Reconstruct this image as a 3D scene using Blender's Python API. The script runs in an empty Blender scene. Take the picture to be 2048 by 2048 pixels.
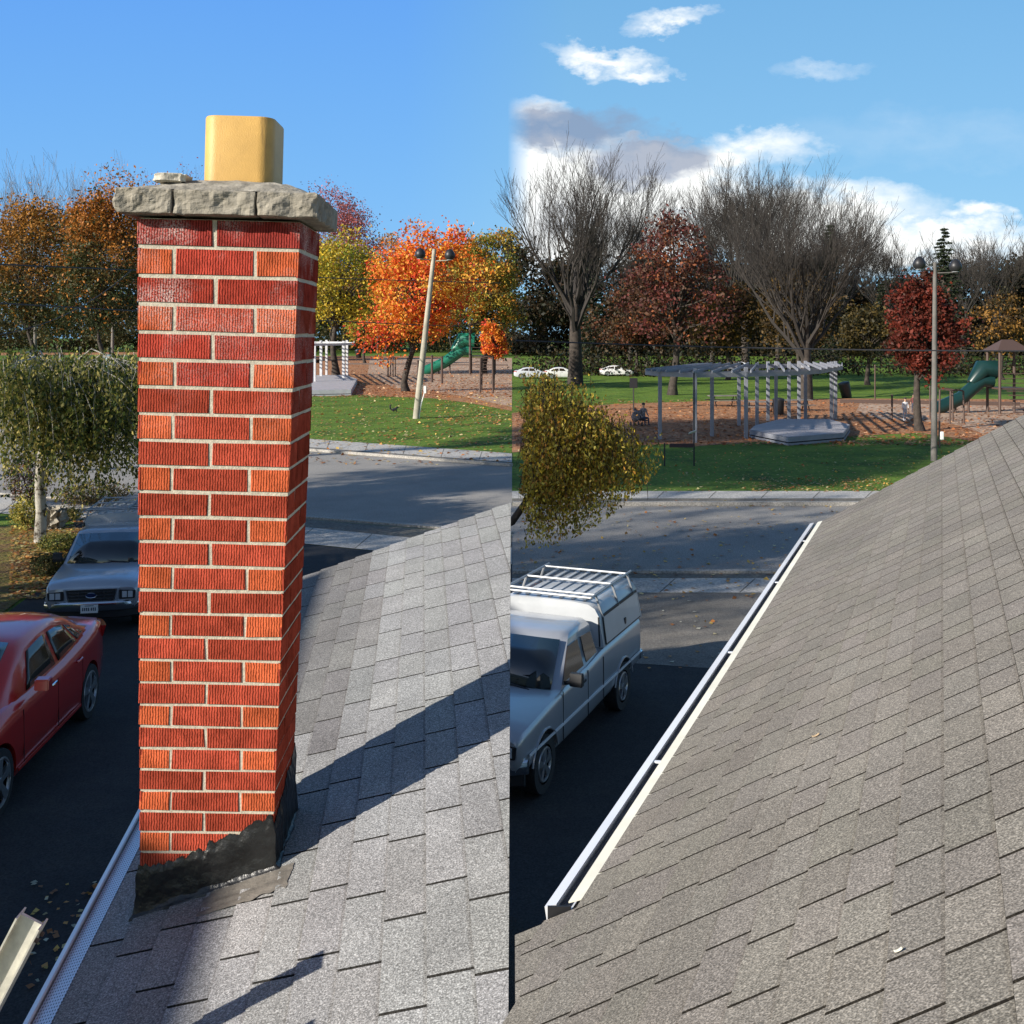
import bpy, bmesh, math, random
import numpy as np
from mathutils import Vector, Matrix, noise
R = math.radians
C = bpy.context.scene.collection
sc = bpy.context.scene
# ------------------------------------------------------------------ camera, light, exposure
EYE = 5.7; F = 2120.0; HZ = 668.0; CX = 1024.0
cam = bpy.data.cameras.new('camera'); co = bpy.data.objects.new('camera', cam); C.objects.link(co)
co.location = (0, 0, EYE); co.rotation_euler = (R(90), 0, 0)
cam.sensor_width = 36; cam.lens = 36*F/2048; cam.shift_y = -(1024-HZ)/2048
cam.clip_end = 3000; cam.clip_start = 0.05
sc.camera = co
SX, SY = .843, .538
SUN_AZ = math.atan2(SX, SY)          # travel direction, clockwise from +Y
SUN_EL = R(24)
sl = bpy.data.lights.new('sun', 'SUN'); sl.energy = 5.0; sl.angle = R(.5); sl.color = (1, .93, .82)
so = bpy.data.objects.new('sun', sl); C.objects.link(so)
sdir = Vector((SX*math.cos(SUN_EL), SY*math.cos(SUN_EL), -math.sin(SUN_EL)))
so.rotation_euler = sdir.to_track_quat('-Z', 'Y').to_euler()
sc.view_settings.view_transform = 'Standard'; sc.view_settings.look = 'None'
sc.view_settings.exposure = 0.65; sc.view_settings.gamma = 1.0
w = bpy.data.worlds.new('World'); sc.world = w; w.use_nodes = True
nt = w.node_tree; N = nt.nodes; L = nt.links; N.clear()
out = N.new('ShaderNodeOutputWorld'); bg = N.new('ShaderNodeBackground'); L.new(bg.outputs[0], out.inputs[0])
sky = N.new('ShaderNodeTexSky'); sky.sky_type = 'NISHITA'; sky.sun_disc = False
sky.sun_elevation = SUN_EL; sky.sun_rotation = math.atan2(-SX, -SY)
sky.air_density = 1.0; sky.dust_density = 0.35; sky.ozone_density = 2.5; sky.altitude = 200
SKY_S = .085
def val(x):
    n = N.new('ShaderNodeValue'); n.outputs[0].default_value = x; return n.outputs[0]
def mth(op, a, b=None, clamp=False):
    n = N.new('ShaderNodeMath'); n.operation = op; n.use_clamp = clamp
    for i, s in enumerate((a, b)):
        if s is None: continue
        if isinstance(s, (int, float)): n.inputs[i].default_value = s
        else: L.new(s, n.inputs[i])
    return n.outputs[0]
def wmix(f, a, b):
    n = N.new('ShaderNodeMix'); n.data_type = 'RGBA'
    if isinstance(f, (int, float)): n.inputs[0].default_value = f
    else: L.new(f, n.inputs[0])
    for i, s in ((6, a), (7, b)):
        if isinstance(s, tuple): n.inputs[i].default_value = (*s, 1)
        else: L.new(s, n.inputs[i])
    return n.outputs[2]
tc = N.new('ShaderNodeTexCoord'); sx = N.new('ShaderNodeSeparateXYZ'); L.new(tc.outputs['Generated'], sx.inputs[0])
yy = mth('MAXIMUM', sx.outputs[1], .02)
U0 = mth('DIVIDE', sx.outputs[0], yy); V0 = mth('DIVIDE', sx.outputs[2], yy)   # the sky's own direction as azimuth and height
ahead = mth('GREATER_THAN', sx.outputs[1], .02)
def noi(scale, det, seedz, sxy=(1, 1)):
    cb = N.new('ShaderNodeCombineXYZ')
    L.new(mth('MULTIPLY', U0, sxy[0]), cb.inputs[0]); L.new(mth('MULTIPLY', V0, sxy[1]), cb.inputs[1]); cb.inputs[2].default_value = seedz
    n = N.new('ShaderNodeTexNoise'); n.inputs['Scale'].default_value = scale; n.inputs['Detail'].default_value = det
    n.inputs['Roughness'].default_value = .6
    L.new(cb.outputs[0], n.inputs['Vector']); return n.outputs[0]
n1 = noi(9, 6, 3.1, (1, 1.8)); n2 = noi(9, 6, 7.7, (1, 1.8)); n3 = noi(22, 7, 1.3, (1, 2.0))
n1b = noi(38, 5, 13.1, (1, 1.6)); n2b = noi(38, 5, 17.7, (1, 1.6))
U = mth('ADD', mth('ADD', U0, mth('MULTIPLY', mth('SUBTRACT', n1, .5), .13)), mth('MULTIPLY', mth('SUBTRACT', n1b, .5), .035)); V = mth('ADD', mth('ADD', V0, mth('MULTIPLY', mth('SUBTRACT', n2, .5), .08)), mth('MULTIPLY', mth('SUBTRACT', n2b, .5), .03))
def ell(px, py, rx, ry, soft=.6, gain=1.0, rot=0):
    """soft ellipse in the sky, centre and radii as directions"""
    cu, cv = (px-CX)/F, (HZ-py)/F
    du = mth('SUBTRACT', U, cu); dv = mth('SUBTRACT', V, cv)
    c, s = math.cos(rot), math.sin(rot)
    a = mth('DIVIDE', mth('ADD', mth('MULTIPLY', du, c), mth('MULTIPLY', dv, s)), rx/F)
    b = mth('DIVIDE', mth('SUBTRACT', mth('MULTIPLY', dv, c), mth('MULTIPLY', du, s)), ry/F)
    d = mth('SQRT', mth('ADD', mth('MULTIPLY', a, a), mth('MULTIPLY', b, b)))
    e = mth('SUBTRACT', 1.0, mth('DIVIDE', mth('SUBTRACT', d, 1-soft), soft*1.6), True)
    return mth('MULTIPLY', e, gain)
def union(ls):
    o = ls[0]
    for l in ls[1:]: o = mth('MAXIMUM', o, l)
    return o
white = union([ell(1180, 410, 380, 120, .4, 1.3), ell(1560, 440, 300, 75, .5, 1.2), ell(1220, 335, 300, 60, .5, 1.1), ell(1850, 495, 330, 52, .35),
               ell(1075, 218, 60, 28, .9, .9), ell(1200, 98, 95, 20, .9, 1.0, -.12), ell(1270, 132, 55, 15, .9, .9, -.1), ell(1345, 42, 60, 14, .9, .8),
               ell(1955, 430, 45, 20, .8, 1), ell(1760, 455, 60, 25, .8, 1), ell(1650, 130, 80, 16, .9, .3), ell(1490, 300, 110, 30, .8, .9), ell(1850, 280, 260, 40, .9, .1)])
inpart = mth('MULTIPLY', mth('ADD', U0, .004), 45, True)
white = mth('MULTIPLY', mth('MULTIPLY', white, mth('ADD', -.15, mth('MULTIPLY', n3, 2.3)), True), inpart)
grey = union([ell(1100, 258, 180, 50, .4, 1.2), ell(1305, 312, 125, 50, .45, 1.3), ell(1150, 440, 90, 30, .9, .5), ell(1060, 480, 60, 30, .9, .5)])
grey = mth('MULTIPLY', mth('MULTIPLY', grey, mth('ADD', .2, mth('MULTIPLY', n3, 1.5)), True), inpart)
rightside = mth('MULTIPLY', mth('ADD', U0, .10), 6.5, True)
skyc = N.new('ShaderNodeVectorMath'); skyc.operation = 'SCALE'; L.new(sky.outputs[0], skyc.inputs[0]); skyc.inputs[3].default_value = 1
grad = mth('MULTIPLY', V0, 3.0, True)
K_ = .125/.085
leftsky = wmix(grad, (1.15*K_, 2.9*K_, 4.9*K_), (.66*K_, 2.05*K_, 5.0*K_)); rightsky = wmix(grad, (1.45*K_, 3.15*K_, 4.7*K_), (.92*K_, 2.4*K_, 4.25*K_))
low = mth('MULTIPLY', mth('SUBTRACT', 1.2, V0), 2.0, True)
clear = wmix(rightside, leftsky, rightsky)
c0 = wmix(mth('MULTIPLY', mth('MULTIPLY', ahead, low), .85), skyc.outputs[0], clear)
c1 = wmix(mth('MULTIPLY', mth('MULTIPLY', white, ahead), .97), c0, (8.6, 8.7, 8.5))
c2 = wmix(mth('MULTIPLY', mth('MULTIPLY', grey, ahead), .78), c1, (2.1, 2.55, 3.6))
L.new(c2, bg.inputs[0]); bg.inputs[1].default_value = SKY_S
# ------------------------------------------------------------------ helpers
def G(px, py, z=0.0):
    Y = F*(EYE-z)/(py-HZ); return ((px-CX)/F*Y, Y)
def tag(o, label=None, cat=None, group=None, kind=None):
    if label: o['label'] = label
    if cat: o['category'] = cat
    if group: o['group'] = group
    if kind: o['kind'] = kind
    return o
def thing(name, label, cat, loc=(0, 0, 0), rz=0, group=None):
    o = bpy.data.objects.new(name, None); C.objects.link(o); o.location = loc; o.rotation_euler = (0, 0, rz)
    o.empty_display_size = .2
    return tag(o, label, cat, group)
def link(name, me, mats, parent=None):
    o = bpy.data.objects.new(name, me); C.objects.link(o)
    for m in (mats if isinstance(mats, (list, tuple)) else [mats]): me.materials.append(m)
    if parent: o.parent = parent
    return o
class MB:
    """collects polygons of one part"""
    def __init__(s): s.v = []; s.f = []; s.mi = []; s.col = []
    def poly(s, pts, mi=0, col=None):
        b = len(s.v); s.v += [tuple(p) for p in pts]; s.f.append(tuple(range(b, b+len(pts)))); s.mi.append(mi); s.col.append(col or (1, 1, 1))
    def mesh(s, vs, fs, mi=0, col=None):
        b = len(s.v); s.v += [tuple(p) for p in vs]
        for f in fs: s.f.append(tuple(b+i for i in f)); s.mi.append(mi); s.col.append(col or (1, 1, 1))
    def box(s, c, d, M=None, mi=0, col=None):
        x, y, z = d[0]/2, d[1]/2, d[2]/2; c = Vector(c)
        vs = [Vector(p) for p in ((-x,-y,-z),(x,-y,-z),(x,y,-z),(-x,y,-z),(-x,-y,z),(x,-y,z),(x,y,z),(-x,y,z))]
        if M is not None: vs = [M @ v for v in vs]
        s.mesh([c+v for v in vs], [(0,3,2,1),(4,5,6,7),(0,1,5,4),(1,2,6,5),(2,3,7,6),(3,0,4,7)], mi, col)
    def bar(s, p, q, wd, ht=None, mi=0, col=None):
        p, q = Vector(p), Vector(q); ht = ht or wd; d = q-p
        M = d.to_track_quat('X', 'Z').to_matrix()
        s.box((p+q)/2, (d.length, wd, ht), M, mi, col)
    def tube(s, pts, rad, n=8, mi=0, cap=True, col=None):
        pts = [Vector(p) for p in pts]; rr = rad if isinstance(rad, (list, tuple)) else [rad]*len(pts)
        b = len(s.v); k = len(pts)
        up = Vector((.13, .29, 1)).normalized()
        for i, p in enumerate(pts):
            d = (pts[min(i+1, k-1)]-pts[max(i-1, 0)]).normalized()
            a = d.cross(up)
            if a.length < .05: a = d.cross(Vector((1, 0, 0)))
            a.normalize(); c = d.cross(a)
            for j in range(n):
                t = 2*math.pi*j/n; s.v.append(tuple(p+rr[i]*(a*math.cos(t)+c*math.sin(t))))
        for i in range(k-1):
            for j in range(n):
                j2 = (j+1) % n; s.f.append((b+i*n+j, b+i*n+j2, b+(i+1)*n+j2, b+(i+1)*n+j)); s.mi.append(mi); s.col.append(col or (1, 1, 1))
        if cap:
            s.f.append(tuple(b+j for j in range(n))); s.mi.append(mi); s.col.append(col or (1, 1, 1))
            s.f.append(tuple(b+(k-1)*n+j for j in reversed(range(n)))); s.mi.append(mi); s.col.append(col or (1, 1, 1))
    def grid(s, fn, nu, nv, mi=0, closed=False, col=None):
        b = len(s.v)
        for i in range(nu+1):
            for j in range(nv+1): s.v.append(tuple(fn(i/nu, j/nv)))
        for i in range(nu):
            for j in range(nv):
                s.f.append((b+i*(nv+1)+j, b+(i+1)*(nv+1)+j, b+(i+1)*(nv+1)+j+1, b+i*(nv+1)+j+1)); s.mi.append(mi); s.col.append(col or (1, 1, 1))
    def loft(s, rings, mi=0, cap=True, col=None):
        b = len(s.v); n = len(rings[0])
        for r in rings: s.v += [tuple(p) for p in r]
        for i in range(len(rings)-1):
            for j in range(n):
                j2 = (j+1) % n; s.f.append((b+i*n+j, b+i*n+j2, b+(i+1)*n+j2, b+(i+1)*n+j)); s.mi.append(mi); s.col.append(col or (1, 1, 1))
        if cap:
            s.f.append(tuple(b+j for j in reversed(range(n)))); s.mi.append(mi); s.col.append(col or (1, 1, 1))
            s.f.append(tuple(b+(len(rings)-1)*n+j for j in range(n))); s.mi.append(mi); s.col.append(col or (1, 1, 1))
    def build(s, name, mats, parent=None, smooth=None, color=False, bevel=0, weld=False, fix=True):
        me = bpy.data.meshes.new(name); me.from_pydata(s.v, [], s.f)
        me.polygons.foreach_set('material_index', s.mi)
        if color:
            a = me.color_attributes.new('tint', 'FLOAT_COLOR', 'CORNER'); arr = []
            for f, c in zip(s.f, s.col): arr += [c[0], c[1], c[2], 1.0]*len(f)
            a.data.foreach_set('color', arr)
        bm = bmesh.new(); bm.from_mesh(me)
        if weld: bmesh.ops.remove_doubles(bm, verts=bm.verts, dist=1e-4)
        if fix: bmesh.ops.recalc_face_normals(bm, faces=bm.faces)
        if bevel: bmesh.ops.bevel(bm, geom=bm.edges[:], offset=bevel, segments=2, affect='EDGES', clamp_overlap=True)
        bm.to_mesh(me); bm.free()
        o = link(name, me, mats, parent)
        if smooth is not None:
            me.polygons.foreach_set('use_smooth', [True]*len(me.polygons)); me.set_sharp_from_angle(angle=R(smooth))
        return o
def children(o): return [c for c in C.objects if c.parent == o]
def copy_tree(o, parent=None):
    c = o.copy(); C.objects.link(c); c.parent = parent
    for ch in children(o): copy_tree(ch, c)
    return c
# ------------------------------------------------------------------ materials
def mat(name, col, rough=.7, metal=0, nscale=0, namt=.25, bump=0, bscale=60, col2=None, coat=0, attr=False, spec=.5, trans=0, coords='Object', det=4, alpha=None, thr=None):
    m = bpy.data.materials.new(name); m.use_nodes = True; t = m.node_tree; b = t.nodes['Principled BSDF']
    b.inputs['Base Color'].default_value = (*col, 1); b.inputs['Roughness'].default_value = rough; b.inputs['Metallic'].default_value = metal
    b.inputs['Specular IOR Level'].default_value = spec
    if coat: b.inputs['Coat Weight'].default_value = coat; b.inputs['Coat Roughness'].default_value = .05
    tcn = t.nodes.new('ShaderNodeTexCoord'); src = None
    if nscale:
        n = t.nodes.new('ShaderNodeTexNoise'); n.inputs['Scale'].default_value = nscale; n.inputs['Detail'].default_value = det; n.inputs['Roughness'].default_value = .65
        t.links.new(tcn.outputs[coords], n.inputs['Vector'])
        r = t.nodes.new('ShaderNodeValToRGB')
        c2 = col2 or tuple(c*(1-namt) for c in col); c1 = col if col2 else tuple(min(1, c*(1+namt)) for c in col)
        lo, hi = thr or (.36, .66)
        r.color_ramp.elements[0].color = (*c2, 1); r.color_ramp.elements[1].color = (*c1, 1); r.color_ramp.elements[0].position = lo; r.color_ramp.elements[1].position = hi
        t.links.new(n.outputs[0], r.inputs[0]); src = r.outputs[0]
    if attr:
        a = t.nodes.new('ShaderNodeAttribute'); a.attribute_name = 'tint'
        if src is not None:
            x = t.nodes.new('ShaderNodeMix'); x.data_type = 'RGBA'; x.blend_type = 'MULTIPLY'; x.inputs[0].default_value = 1
            t.links.new(src, x.inputs[6]); t.links.new(a.outputs[0], x.inputs[7]); src = x.outputs[2]
        else: src = a.outputs[0]
    if src is not None: t.links.new(src, b.inputs['Base Color'])
    if bump:
        n = t.nodes.new('ShaderNodeTexNoise'); n.inputs['Scale'].default_value = bscale; n.inputs['Detail'].default_value = 5
        t.links.new(tcn.outputs[coords], n.inputs['Vector'])
        bp = t.nodes.new('ShaderNodeBump'); bp.inputs['Strength'].default_value = 1; bp.inputs['Distance'].default_value = bump
        t.links.new(n.outputs[0], bp.inputs['Height']); t.links.new(bp.outputs[0], b.inputs['Normal'])
    if trans:
        tr = t.nodes.new('ShaderNodeBsdfTranslucent'); mx = t.nodes.new('ShaderNodeMixShader'); mx.inputs[0].default_value = trans
        if src is not None: t.links.new(src, tr.inputs[0])
        else: tr.inputs[0].default_value = (*col, 1)
        t.links.new(b.outputs[0], mx.inputs[1]); t.links.new(tr.outputs[0], mx.inputs[2])
        t.links.new(mx.outputs[0], t.nodes['Material Output'].inputs[0])
    return m
def nodes(m): return m.node_tree, m.node_tree.nodes['Principled BSDF']
def layered(name, scales, cols, rough=.9, bump=.01, bscale=40, spec=.2):
    """ground: a ramp through several colours by a big noise, then darkened or lightened by a small one"""
    m = mat(name, cols[0], rough, spec=spec); t, b = nodes(m)
    tcn = t.nodes.new('ShaderNodeTexCoord')
    n = t.nodes.new('ShaderNodeTexNoise'); n.inputs['Scale'].default_value = scales[0]; n.inputs['Detail'].default_value = 8; n.inputs['Roughness'].default_value = .72
    n2 = t.nodes.new('ShaderNodeTexNoise'); n2.inputs['Scale'].default_value = scales[1]; n2.inputs['Detail'].default_value = 3
    for q in (n, n2): t.links.new(tcn.outputs['Object'], q.inputs['Vector'])
    r = t.nodes.new('ShaderNodeValToRGB'); e = r.color_ramp.elements
    for i in range(len(cols)-2): e.new(.5)
    for i, c in enumerate(cols): e[i].position = .32+.36*i/(len(cols)-1); e[i].color = (*c, 1)
    t.links.new(n.outputs[0], r.inputs[0])
    mr = t.nodes.new('ShaderNodeMapRange'); mr.inputs[1].default_value = .3; mr.inputs[2].default_value = .7; mr.inputs[3].default_value = .62; mr.inputs[4].default_value = 1.35
    t.links.new(n2.outputs[0], mr.inputs[0])
    x = t.nodes.new('ShaderNodeVectorMath'); x.operation = 'SCALE'; t.links.new(r.outputs[0], x.inputs[0]); t.links.new(mr.outputs[0], x.inputs[3])
    t.links.new(x.outputs[0], b.inputs['Base Color'])
    if bump:
        bp = t.nodes.new('ShaderNodeBump'); bp.inputs['Distance'].default_value = bump; n3 = t.nodes.new('ShaderNodeTexNoise'); n3.inputs['Scale'].default_value = bscale
        t.links.new(tcn.outputs['Object'], n3.inputs['Vector']); t.links.new(n3.outputs[0], bp.inputs['Height']); t.links.new(bp.outputs[0], b.inputs['Normal'])
    return m
M = {}
M['grass'] = layered('grass', (.35, 6), [(.05, .085, .012), (.085, .15, .018), (.12, .2, .022), (.16, .19, .035)], bump=.05, bscale=25)
M['asphalt'] = layered('asphalt_road', (.25, 30), [(.22, .21, .195), (.27, .255, .235), (.31, .29, .265)], bump=.004, bscale=120)
M['drive'] = layered('asphalt_drive', (.5, 45), [(.028, .029, .032), (.038, .038, .04), (.055, .053, .05)], bump=.004, bscale=150)
M['sundrive'] = layered('sunlit_asphalt_drive', (.45, 40), [(.13, .12, .105), (.18, .165, .145), (.22, .20, .175)], bump=.004, bscale=150)  # drive asphalt lightened to stand for sun on its far part
M['concrete'] = layered('sidewalk_concrete', (.6, 20), [(.34, .33, .31), (.4, .385, .36), (.46, .44, .4)], bump=.003, bscale=80)
M['kerb'] = layered('kerb_concrete', (.8, 20), [(.28, .265, .24), (.38, .36, .33)], bump=.003)
M['litter'] = layered('leaf_litter', (.5, 3.5), [(.20, .12, .07), (.32, .17, .09), (.36, .16, .07), (.42, .27, .16)], bump=.04, bscale=9)
M['mulch'] = layered('playground_wood_chips', (.3, 3), [(.27, .18, .13), (.4, .28, .2), (.48, .36, .27)], bump=.03, bscale=9)
M['bed'] = layered('garden_bed', (1.2, 9), [(.05, .032, .018), (.16, .10, .04), (.13, .12, .025), (.34, .22, .08)], bump=.05, bscale=12)
M['strip'] = layered('boulevard_strip', (.8, 12), [(.11, .10, .09), (.15, .14, .12), (.19, .17, .13)], bump=.01)
M['bark'] = mat('bark', (.045, .035, .028), .9, nscale=3, namt=.4, bump=.03, bscale=12)
M['barkg'] = mat('grey_bark', (.17, .15, .135), .9, nscale=3, namt=.35, bump=.02, bscale=12)
M['twig'] = mat('bare_twig', (.032, .027, .024), .9)
M['birch'] = mat('birch_bark', (.45, .42, .36), .8, nscale=5, col2=(.08, .06, .04), bump=.02, bscale=14, thr=(.40, .5))
M['leaf'] = mat('autumn_leaf', (1, 1, 1), .6, attr=True, trans=.3, spec=.3)
M['white'] = mat('white_paint', (.78, .78, .76), .45, nscale=2, namt=.08)
M['perg'] = mat('shade_grey_timber', (.24, .25, .285), .6, nscale=1.5, namt=.1)  # pergola timber greyed and blued to stand for shade
M['deck'] = mat('grey_deck_boards', (.36, .34, .35), .7, nscale=3, namt=.15)
M['conc_pole'] = mat('weathered_pole', (.34, .31, .25), .85, nscale=1.2, namt=.22)
M['grey_pole'] = mat('grey_weathered_pole', (.13, .12, .11), .85, nscale=1.2, namt=.22)
M['dark'] = mat('dark_metal', (.03, .03, .033), .45, metal=.4)
M['black'] = mat('black_plastic', (.018, .018, .02), .5)
M['rubber'] = mat('rubber', (.02, .02, .021), .85, nscale=20, namt=.2)
M['green'] = mat('green_plastic', (.01, .14, .085), .35)
M['green_backlit'] = mat('backlit_green_plastic', (.006, .03, .028), .35)  # slide green darkened to stand for backlight
M['brownp'] = mat('brown_painted_post', (.075, .045, .035), .6)
M['cable'] = mat('cable', (.03, .03, .035), .6)
M['silver'] = mat('silver_paint', (.38, .40, .44), .32, metal=.35, coat=.8, nscale=1.3, namt=.05)
M['capw'] = mat('white_gelcoat', (.46, .48, .50), .35, coat=.4, nscale=1.5, namt=.06)
M['red'] = mat('red_paint', (.58, .014, .008), .3, metal=.25, coat=1, nscale=1.5, namt=.06)
M['glass'] = mat('tinted_glass', (.012, .016, .02), .06, spec=.9)
M['glassl'] = mat('brown_tinted_glass', (.03, .022, .015), .06, spec=.8)
M['chrome'] = mat('chrome', (.75, .76, .78), .14, metal=1)
M['alloy'] = mat('alloy_rim', (.55, .56, .58), .3, metal=.9)
M['alu'] = mat('aluminium', (.34, .35, .36), .5, metal=.5, nscale=8, namt=.15)
M['galv'] = mat('galvanised_steel', (.62, .60, .52), .45, metal=.35, nscale=14, namt=.18)
M['lens'] = mat('clear_lamp', (.55, .57, .6), .12, spec=.8)
M['tail'] = mat('red_lamp', (.35, .01, .012), .12, coat=1)
M['gutter'] = mat('white_aluminium', (.72, .73, .76), .3, coat=.3, nscale=3, namt=.05)
M['cream'] = mat('cream_drip_edge', (.78, .75, .62), .5, nscale=6, namt=.08)
M['siding'] = mat('cream_siding', (.55, .52, .45), .7, nscale=1, namt=.08)
M['skin'] = mat('skin', (.5, .3, .2), .6)
M['hair'] = mat('dark_hair', (.03, .02, .015), .6)
M['jeans'] = mat('dark_cloth', (.04, .05, .08), .8)
M['wshirt'] = mat('white_shirt', (.7, .7, .72), .8)
M['pshirt'] = mat('pink_shirt', (.55, .28, .45), .8)
M['pattern'] = mat('patterned_jacket', (.35, .32, .34), .8, nscale=14, col2=(.05, .05, .06))
M['stone'] = mat('boulder', (.3, .27, .22), .9, nscale=3, namt=.3, bump=.03, bscale=8)
M['felt'] = mat('black_felt', (.012, .012, .012), .95)
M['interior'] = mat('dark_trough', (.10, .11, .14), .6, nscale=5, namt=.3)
# ------------------------------------------------------------------ ground, road, pavements
def sheet(name, pts, z, m, px=False, kind='structure', holes=None):
    mb = MB(); mb.poly([(*(G(*p) if px else p), z) for p in pts]); o = mb.build(name, m, fix=False)
    if o.data.polygons[0].normal.z < 0: o.data.flip_normals()
    return tag(o, kind=kind)
sheet('ground', [(-900, -60), (900, -60), (900, 1400), (-900, 1400)], 0, M['grass'])
ZR = .004
# far pavement, boulevard strip, road, near strip and pavement; the road bends at X = 0
def yl(x, y0, s): return y0+s*(x-615)
def band(name, top_l, bot_l, top_r, bot_r, z, m, xl=-420, xr=2700):
    """a strip of ground: left run slanting away, right run straight; joined where they meet"""
    pl = [(xl, yl(xl, *top_l)), (CX, yl(CX, *top_l))]; pl2 = [(xl, yl(xl, *bot_l)), (CX, yl(CX, *bot_l))]
    A = [(*G(*p), z) for p in pl]; B = [(*G(*p), z) for p in pl2]
    Cc = [(0, F*EYE/(top_r-HZ), z), (xr/CX*30, F*EYE/(top_r-HZ), z)]; D = [(0, F*EYE/(bot_r-HZ), z), (xr/CX*30, F*EYE/(bot_r-HZ), z)]
    mb = MB(); mb.poly([B[0], B[1], A[1], A[0]]); mb.poly([D[0], D[1], Cc[1], Cc[0]])
    o = mb.build(name, m, fix=False)
    return tag(o, kind='structure')
band('road', (902, .076), (1039, .078), 1010, 1149.5, ZR, M['asphalt'])
band('far_sidewalk', (878, .072), (895, .074), 983, 998, .02, M['concrete'])
band('far_boulevard', (895, .074), (901, .076), 998, 1008, .012, M['strip'])
band('near_boulevard', (1040, .080), (1056, .1), 1149, 1158, .012, M['strip'])
band('near_sidewalk', (1056, .1), (1089, .1), 1158, 1187, .02, M['concrete'])
# the joints cut across the pavements
mb = MB()
for x in range(-200, 1024, 118):
    p = G(x, yl(x, 1056.5, .1)); q = G(x-34, yl(x-34, 1088.5, .1)); mb.bar((*p, .0215), (*q, .0215), .03, .003)
for x in range(-100, 1024, 76):
    p = G(x, yl(x, 878.5, .072)); q = G(x-6, yl(x-6, 894.5, .074)); mb.bar((*p, .0215), (*q, .0215), .035, .003)
for x, dx in ((1350, -30), (1510, -30), (1640, -30), (1800, -30)):
    p = G(x, 1159); q = G(x+dx, 1186); mb.bar((*p, .0215), (*q, .0215), .03, .003)
for x in range(1120, 2300, 104):
    p = G(x, 984); q = G(x-14, 997.5); mb.bar((*p, .0215), (*q, .0215), .035, .003)
tag(mb.build('sidewalk_joints', M['strip']), kind='structure')
# driveways
sheet('driveway', [(-9.4, 1.5), (9, 1.5), (9, 19.8), (.6, 19.2), (0, 19.4), (0, F*EYE/(yl(CX, 1089, .1)-HZ)), G(150, yl(150, 1089, .1)), (-10.6, 24), (-9.6, 16)], .008, M['drive'])
sheet('driveway_apron', [(0.0, 18.9), (.7, 18.55), (2.2, 18.3), (4, 17.9), (12, 17.2), (12, F*EYE/(1187-HZ)), (0.0, F*EYE/(1187-HZ))], .012, M['sundrive'])
# kerbs: real steps along both edges of the road
def kerb(name, a, b, wd, h):
    mb = MB(); mb.bar((a[0], a[1], h/2), (b[0], b[1], h/2), wd, h); return tag(mb.build(name, M['kerb'], bevel=.01), kind='structure')
kerb('far_kerb', G(-420, yl(-420, 902, .076)), (0.0, F*EYE/(yl(CX, 902, .076)-HZ)), .18, .13)
kerb('far_kerb', (0.02, F*EYE/(1011-HZ)), (40, F*EYE/(1011-HZ)), .24, .13)
kerb('near_kerb', G(-420, yl(-420, 1036, .078)), (0.0, F*EYE/(yl(CX, 1036, .078)-HZ)), .25, .06)
kerb('near_kerb', (0.02, F*EYE/(1146-HZ)), (40, F*EYE/(1146-HZ)), .18, .07)
# park ground: leaf litter and wood chips
sheet('leaf_litter_bed', [(560, 789), (640, 787), (713, 789), (800, 794), (870, 797), (940, 806), (CX, 822), (CX, 716), (800, 712), (560, 712)], .006, M['litter'], True)
sheet('playground_surface', [(740, 716), (CX, 716), (CX, 814), (940, 796), (870, 782), (790, 776), (735, 750)], .012, M['mulch'], True)
sheet('leaf_litter_bed', [(CX, 905), (1240, 892), (1330, 888), (1390, 893), (1500, 884), (1600, 882), (1700, 872), (1840, 866), (1960, 884), (2300, 900), (2300, 800), (1700, 797), (1480, 800), (1230, 808), (CX, 826)], .006, M['litter'], True)
sheet('playground_surface', [(1720, 806), (2300, 806), (2300, 885), (1980, 872), (1900, 846), (1760, 838), (1712, 824)], .012, M['mulch'], True)
sheet('park_path', [(-200, 724), (300, 722), (640, 720), (640, 726), (300, 752), (-200, 762)], .006, M['asphalt'], True)
sheet('garden_bed', [(-24, 16), (-9.7, 16), (-10.7, 24), (-12.3, 31.0), (-24, 32.5)], .014, M['bed'])
sheet('lawn_path', [(-200, 706), (300, 704), (300, 709), (-200, 712)], .006, M['litter'], True)
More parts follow.
